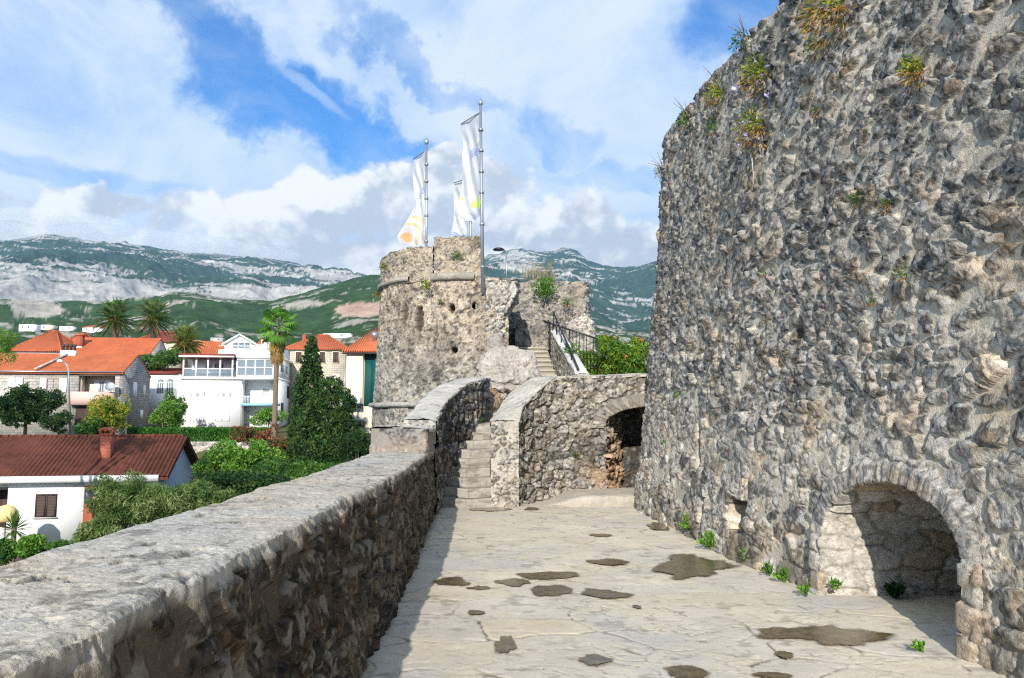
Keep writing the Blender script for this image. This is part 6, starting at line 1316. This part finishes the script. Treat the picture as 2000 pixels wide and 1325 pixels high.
# --- plants rooted in the masonry
def tuft(name, p, nrm, size, n, leaf, pal, label, group, hang=.5, asp=.3, flowers=None, dry=0., spread=1.0, stems=0):
    p = Vector(p); N = np.array(nrm); r = empty(name, p, 0, label, 'plant', group); b = MB()
    d = unit(n)*spread*.8+N*1.0+np.array((0, 0, .35-hang)); L = size*rng.random(n)**.6; d /= np.linalg.norm(d, axis=1, keepdims=True)
    C = d*L[:, None]+np.array((0, 0, -hang*.35))*(L**2/size)[:, None]
    c = pal_pick(PG[pal], n, .3)
    if dry: lowm = (C[:, 2] < np.quantile(C[:, 2], dry)); c[lowm] = pal_pick([(.27, .12, .04), (.31, .19, .05), (.20, .11, .04), (.28, .22, .07)], lowm.sum())
    leaf_quads(b, C, leaf, c, asp, d+rng.normal(0, .35, (n, 3)), hang*.6); b.build('leaves', M['leaf'], r)
    if flowers:
        for c2 in C[rng.choice(n, flowers[0], False)]*1.12: f = MB(); leaf_quads(f, c2+rng.normal(0, leaf*.22, (5, 3)), leaf*.8, pal_pick([flowers[1]], 5), .8); f.build('flower', M['leaf'], r)
    if stems:
        s = MB()
        for i in range(stems): e = np.array((random.uniform(-.5, .1), random.uniform(-.5, .5), random.uniform(.1, .8)))*size*1.9+N*size*.6; s.tube([(0, 0, 0), tuple(e*.5+np.array((0, 0, size*.15))), tuple(e)], [.006, .005, .003], 4, None)
        s.build('stems', M['bark'], r)
        leaf_quads(l2 := MB(), np.array([e*0 for _ in range(1)]), .01, np.array([[.1, .1, .05]]))
    return r
G1 = 'plants rooted high in the great wall'; G2 = 'weeds along the foot of the great wall'
for (px, py, size, n, leaf, pal, dry, fw_, st, lab) in [
    (1652, 12, .55, 420, .10, 'yellow', .6, None, 0, 'rusty orange plant cluster hanging at the very top of the great wall'),
    (1500, 140, .42, 360, .085, 'yellow', .25, (7, (.45, .40, .80)), 0, 'largest yellow green plant near the wall rim, violet flowers'),
    (1496, 245, .45, 380, .085, 'yellow', .45, (6, (.45, .40, .80)), 0, 'yellow green plant with orange dead leaves below and violet flowers, mid slope'),
    (1415, 180, .33, 240, .08, 'yellow', .15, None, 4, 'yellow green tuft left of the largest plant near the rim'),
    (1462, 78, .28, 160, .075, 'mid', 0, (4, (.45, .40, .80)), 4, 'green flowering tuft on the rim above the largest plant'),
    (1350, 232, .26, 170, .075, 'mid', .1, None, 5, 'green tuft on the rim near the upper left corner of the great wall'),
    (1300, 332, .26, 200, .06, 'olive', .3, None, 9, 'wispy plant sticking out of the far edge of the great wall against the sky'),
    (1808, 135, .24, 220, .075, 'yellow', .5, None, 0, 'yellow grassy tuft alone at the upper right of the great wall'),
    (1610, 90, .24, 130, .07, 'olive', .2, None, 0, 'thin green sprig left of the yellow grassy tuft'),
    (1400, 245, .20, 110, .06, 'mid', .1, None, 0, 'small green tuft below the tuft left of the largest plant'),
    (1610, 215, .14, 60, .05, 'yellow', .8, None, 0, 'small rusty orange sprig in the middle of the upper wall'),
    (1684, 385, .13, 70, .05, 'mid', .1, None, 0, 'small green sprig with pale leaves, mid height of the great wall'),
    (1745, 398, .12, 60, .05, 'mid', .5, None, 0, 'tiny green and orange sprig just right of the pale leaved sprig'),
    (1718, 588, .10, 60, .04, 'mid', .35, None, 0, 'tiny red green sprig in a joint below the middle of the great wall'),
    (1505, 535, .13, 70, .045, 'olive', .5, None, 0, 'faded olive sprig in the far half of the great wall'),
    (1780, 535, .14, 80, .05, 'olive', .2, None, 0, 'brownish moss tuft on a stone right of the red green sprig'),
    (1334, 768, .14, 80, .05, 'mid', 0, None, 0, 'thin green creeper low on the far part of the great wall'),
    (1305, 862, .12, 60, .045, 'mid', 0, None, 0, 'small green sprig below the thin creeper near the cross wall')]:
    s, z, x, y, nx, ny = wall_hit(px, py); tuft('wall_plant', (x+nx*.04, y+ny*.04, z), (nx*.8, ny*.8, .1), size*.8, n, leaf*.8, pal, lab, G1, .55, .28, fw_, dry, 1., st)
for (px, py, size, n, pal, lab) in [(1372, 1045, .22, 220, 'light', 'largest clump of green weeds at the foot of the wall'), (1402, 1074, .15, 130, 'light', 'weed clump just under the small square hole in the wall'), (1480, 1102, .13, 110, 'mid', 'dark green weed at the foot of the wall, halfway to the arch'), (1550, 1138, .09, 70, 'light', 'small bright weed just left of the arched niche'),
    (1592, 1165, .07, 40, 'light', 'tiny bright sprig at the left foot of the niche arch'), (1290, 1008, .10, 60, 'mid', 'small weed far along the foot of the wall'), (1268, 995, .08, 50, 'mid', 'tiny weed at the far end of the wall foot'), (1345, 1030, .10, 60, 'light', 'small weed left of the largest clump'), (1520, 1125, .08, 50, 'mid', 'small flat weed between the dark weed and the arch'), (1820, 1272, .045, 40, 'light', 'tiny creeping weed on the paving at the right side of the arch')]:
    q = fl(px, py); tuft('weed', (q.x-.09, q.y-.03, .015), (-.6, -.3, .8), size*1.45, int(n*1.4), .05, pal, lab, G2, .0, .5)
q = fl(1742, 1166); tuft('weed', (q.x, q.y-.05, .0), (-.2, -.6, .8), .15, 160, .06, 'dark', 'dark green weed inside the arched niche on its shaded floor', G2, 0, .55)
q = at(1630, 1145, 7.36); tuft('weed', (q.x, q.y, q.z), (-.2, -.9, .3), .08, 50, .05, 'light', 'small weed on the sunlit jamb inside the niche', G2, 0, .5)
G3 = 'plants growing on the ruined fort'
for (px, py, Y, size, n, leaf, pal, dry, lab) in [(1066, 570, 25.2, .55, 700, .11, 'light', 0, 'big bright green bush on top of the ruined rear wall'), (1108, 596, 25.1, .28, 160, .09, 'olive', .3, 'dry olive bush beside the big bright bush on the rear wall'), (893, 503, 20.05, .20, 130, .07, 'olive', 0, 'small green tuft on the face of the right merlon'), (833, 563, 20.05, .26, 180, .07, 'yellow', .1, 'hanging yellow green tuft below the gap between merlons'),
    (749, 524, 21.4, .2, 110, .07, 'yellow', .2, 'yellow green tuft on the left merlon'), (740, 578, 22.2, .22, 120, .07, 'yellow', .6, 'rusty tuft at the left edge of the tower under the corbel'), (1010, 765, 19.4, .38, 420, .07, 'dark', 0, 'dark green fern in the hollow beside the pale rock lump'), (940, 822, 16.8, .09, 60, .04, 'mid', 0, 'tiny green sprig at the top of the worn steps'), (1125, 890, 16.1, .09, 70, .04, 'mid', 0, 'tiny green sprig on the face of the cross wall'), (1118, 690, 21.3, .35, 300, .09, 'light', 0, 'bright green leaves at the foot of the sloping side wall'), (860, 590, 20.05, .12, 60, .06, 'olive', .1, 'small moss tuft on the drum right of the dark slot')]:
    q = at(px, py, Y); tuft('wall_plant', q, (-.1, -.9, .35), size, n, leaf, pal, lab, G3, .3, .32, None, dry)
def dry_grass():
    for (px, py, Y, lab) in ((1040, 540, 25.6, 'dry straw coloured grass along the top of the rear wall, left clump'), (1064, 540, 25.6, 'dry straw coloured grass standing behind the big bright bush')):
        p = at(px, py+8, Y); b = MB()
        for i in range(26): x = random.uniform(-.3, .3); h = random.uniform(.25, .7); b.tube([(x, random.uniform(-.1, .1), 0), (x+random.uniform(-.1, .1), 0, h*.6), (x+random.uniform(-.2, .2), 0, h)], [.01, .008, .004], 4, np.tile(np.array((.40, .30, .14))*random.uniform(.7, 1.2), (14, 1)))
        tag(b.build('dry_grass', M['leaf'], None, False, p), lab, 'grass', 'dry grass clumps on the rear wall')
dry_grass()
# hanging root on the great wall
s_, z_, x_, y_, nx_, ny_ = wall_hit(1480, 300); b = MB(); P0 = Vector((x_+nx_*.08, y_+ny_*.08, z_)); b.tube([P0, P0+Vector((-.05, -.16, -.12)), P0+Vector((-.05, -.20, -.36)), P0+Vector((-.02, -.06, -.58))], [.008, .007, .005, .003], 6, None)
tag(b.build('hanging_root', M['concrete']), 'pale thin root hanging below the orange leaved plant on the great wall', 'root')

# ================================================================== wet patches on the paving
def mat_wet():
    m, nt, b = new_mat('wet mossy hollow'); p = objco(nt); n = noise(nt, p, 9, 6, .7); n2 = noise(nt, p, 45, 4, .7)
    c = mixc(nt, n.ss(.35, .65), (.042, .033, .018), (.15, .105, .038)); c = mixc(nt, n2.ss(.55, .7)*.6, c, (.03, .027, .022)); setc(nt, b, c)
    b.inputs['Roughness'].default_value = .09; b.inputs['Specular IOR Level'].default_value = .6; bump(nt, b, n2, .002)
    g = nt.nodes.new('ShaderNodeSeparateColor'); nt.links.new(attr(nt).k, g.inputs[0]); e = X(nt, g.outputs[0]); gp = X(nt, nt.nodes.new('ShaderNodeNewGeometry').outputs['Position'])
    e2 = e+(noise(nt, gp, 3.2, 6, .6)-.5)*1.1; al = (1.0-e2.ss(.64, .82))*(1.0-e.ss(.90, .98)); nt.links.new(al.k, b.inputs['Alpha']); return m
M['wet'] = mat_wet()
def puddles():
    L = [(1345, 1107, 95, 20, 'largest brown wet patch, near the foot of the wall'), (1192, 1099, 46, 7, 'narrow wet patch left of the largest one'), (1080, 1126, 72, 9, 'long wet patch with pointed left end in the middle of the terrace'), (1182, 1162, 52, 10, 'pointed wet patch beneath and right of the long one'), (1072, 1158, 50, 13, 'wet patch with notched edge below the long one'), (1005, 1139, 42, 8, 'small wet patch left of the notched one'), (880, 1137, 36, 9, 'wet patch at the edge of the parapet shadow'), (935, 1151, 26, 5, 'thin wet patch right of the shadow edge'),
         (1625, 1243, 122, 19, 'long brown wet patch in front of the arched niche'), (1530, 1281, 24, 9, 'small oval wet patch near the front right'), (988, 1264, 28, 15, 'round dark wet patch nearest the shadow in the foreground'), (1164, 1294, 38, 11, 'wet patch in the middle foreground'), (1338, 1316, 46, 15, 'brown wet patch cut by the lower edge of the photo, right of centre'), (1508, 1322, 44, 7, 'brown wet patch cut by the lower edge of the photo, further right'), (1285, 1030, 22, 7, 'ochre wet patch at the far foot of the wall'), (960, 996, 48, 4, 'thin ochre wet streak at the foot of the step pillar'), (1037, 995, 18, 2.5, 'tiny wet streak right of the step pillar'), (932, 1199, 20, 5, 'small wet patch near the shadow edge, lower'), (1243, 1188, 10, 3.5, 'tiny round wet spot in the middle of the terrace'), (1172, 1047, 26, 3, 'faint thin wet patch in the far middle of the terrace')]
    for i, (px, py, w, h, lab) in enumerate(L):
        c = fl(px, py); k = 72; t = np.linspace(0, 2*math.pi, k, endpoint=False); a = .75+1.0*(fbm(np.cos(t)*1.3+i*7, np.sin(t)*1.3+i*3, 3, 1100+i, .6)-.3)
        sx = w/FPX*c.y*1.12; s1 = abs(fl(px, py+h).y-fl(px, py-h).y)/2*1.3; V = []; Cc = []
        for g in np.linspace(0, 1, 12): V += [(sx*a[j]*math.cos(t[j])*g, s1*a[j]*math.sin(t[j])*g, .002*(1-g)) for j in range(k)]; Cc += [(g, g, g)]*k
        Q = [(n_*k+j, (n_+1)*k+j, (n_+1)*k+(j+1) % k, n_*k+(j+1) % k) for n_ in range(11) for j in range(k)]
        b = MB(); b.add(V, Q, np.array(Cc)); tag(b.build('wet_patch', M['wet'], None, True, (c.x, c.y, .013)), lab, 'puddle', 'wet patches on the terrace paving')
puddles()

# ================================================================== air
def build_haze():
    m = bpy.data.materials.new('haze'); m.use_nodes = True; nt = m.node_tree; nt.nodes.remove(nt.nodes['Principled BSDF'])
    v = nt.nodes.new('ShaderNodeVolumePrincipled'); v.inputs['Color'].default_value = (.40, .66, 1., 1); v.inputs['Density'].default_value = HAZE; v.inputs['Anisotropy'].default_value = .2
    nt.links.new(v.outputs[0], nt.nodes['Material Output'].inputs['Volume'])
    b = MB(); b.box((-9000, -2500, -420), (9000, 4900, 1110)); tag(b.build('haze', m), kind='stuff')
HAZE = 7.5e-5
build_haze()
def build_summit_clouds():
    m = bpy.data.materials.new('cloud'); m.use_nodes = True; nt = m.node_tree; nt.nodes.remove(nt.nodes['Principled BSDF'])
    v = nt.nodes.new('ShaderNodeVolumePrincipled'); v.inputs['Color'].default_value = (1, 1, 1, 1); v.inputs['Density'].default_value = .0026; v.inputs['Anisotropy'].default_value = .1
    nt.links.new(v.outputs[0], nt.nodes['Material Output'].inputs['Volume'])
    b = MB(); random.seed(11)
    for (px, py, w, h) in ((60, 440, 300, 34), (190, 462, 200, 26), (290, 472, 200, 26), (400, 486, 220, 26), (500, 496, 170, 20), (-80, 452, 260, 34), (1100, 482, 90, 16)):
        a, e = ray(px, py); R_ = 4150; k = R_/math.sqrt(1+a*a); c = np.array((a*k, k, EYE+e*k)); rx = w/FPX*R_/2; rz = h/FPX*R_/2
        u = np.linspace(0, 2*math.pi, 64); w_ = np.linspace(.001, math.pi-.001, 34); W_, U_ = np.meshgrid(w_, u, indexing='ij'); d = np.stack([np.sin(W_)*np.cos(U_), np.sin(W_)*np.sin(U_), np.cos(W_)], -1)
        q = d*np.array((rx, rx*.7, rz)); k2 = .6+.9*n3(q[..., 0]/260+px, q[..., 1]/260, q[..., 2]/120, 4, 77)
        b.grid(c+q*k2[..., None])
    o = b.build('summit_clouds', m, None, True); tag(o, kind='stuff')
build_summit_clouds()
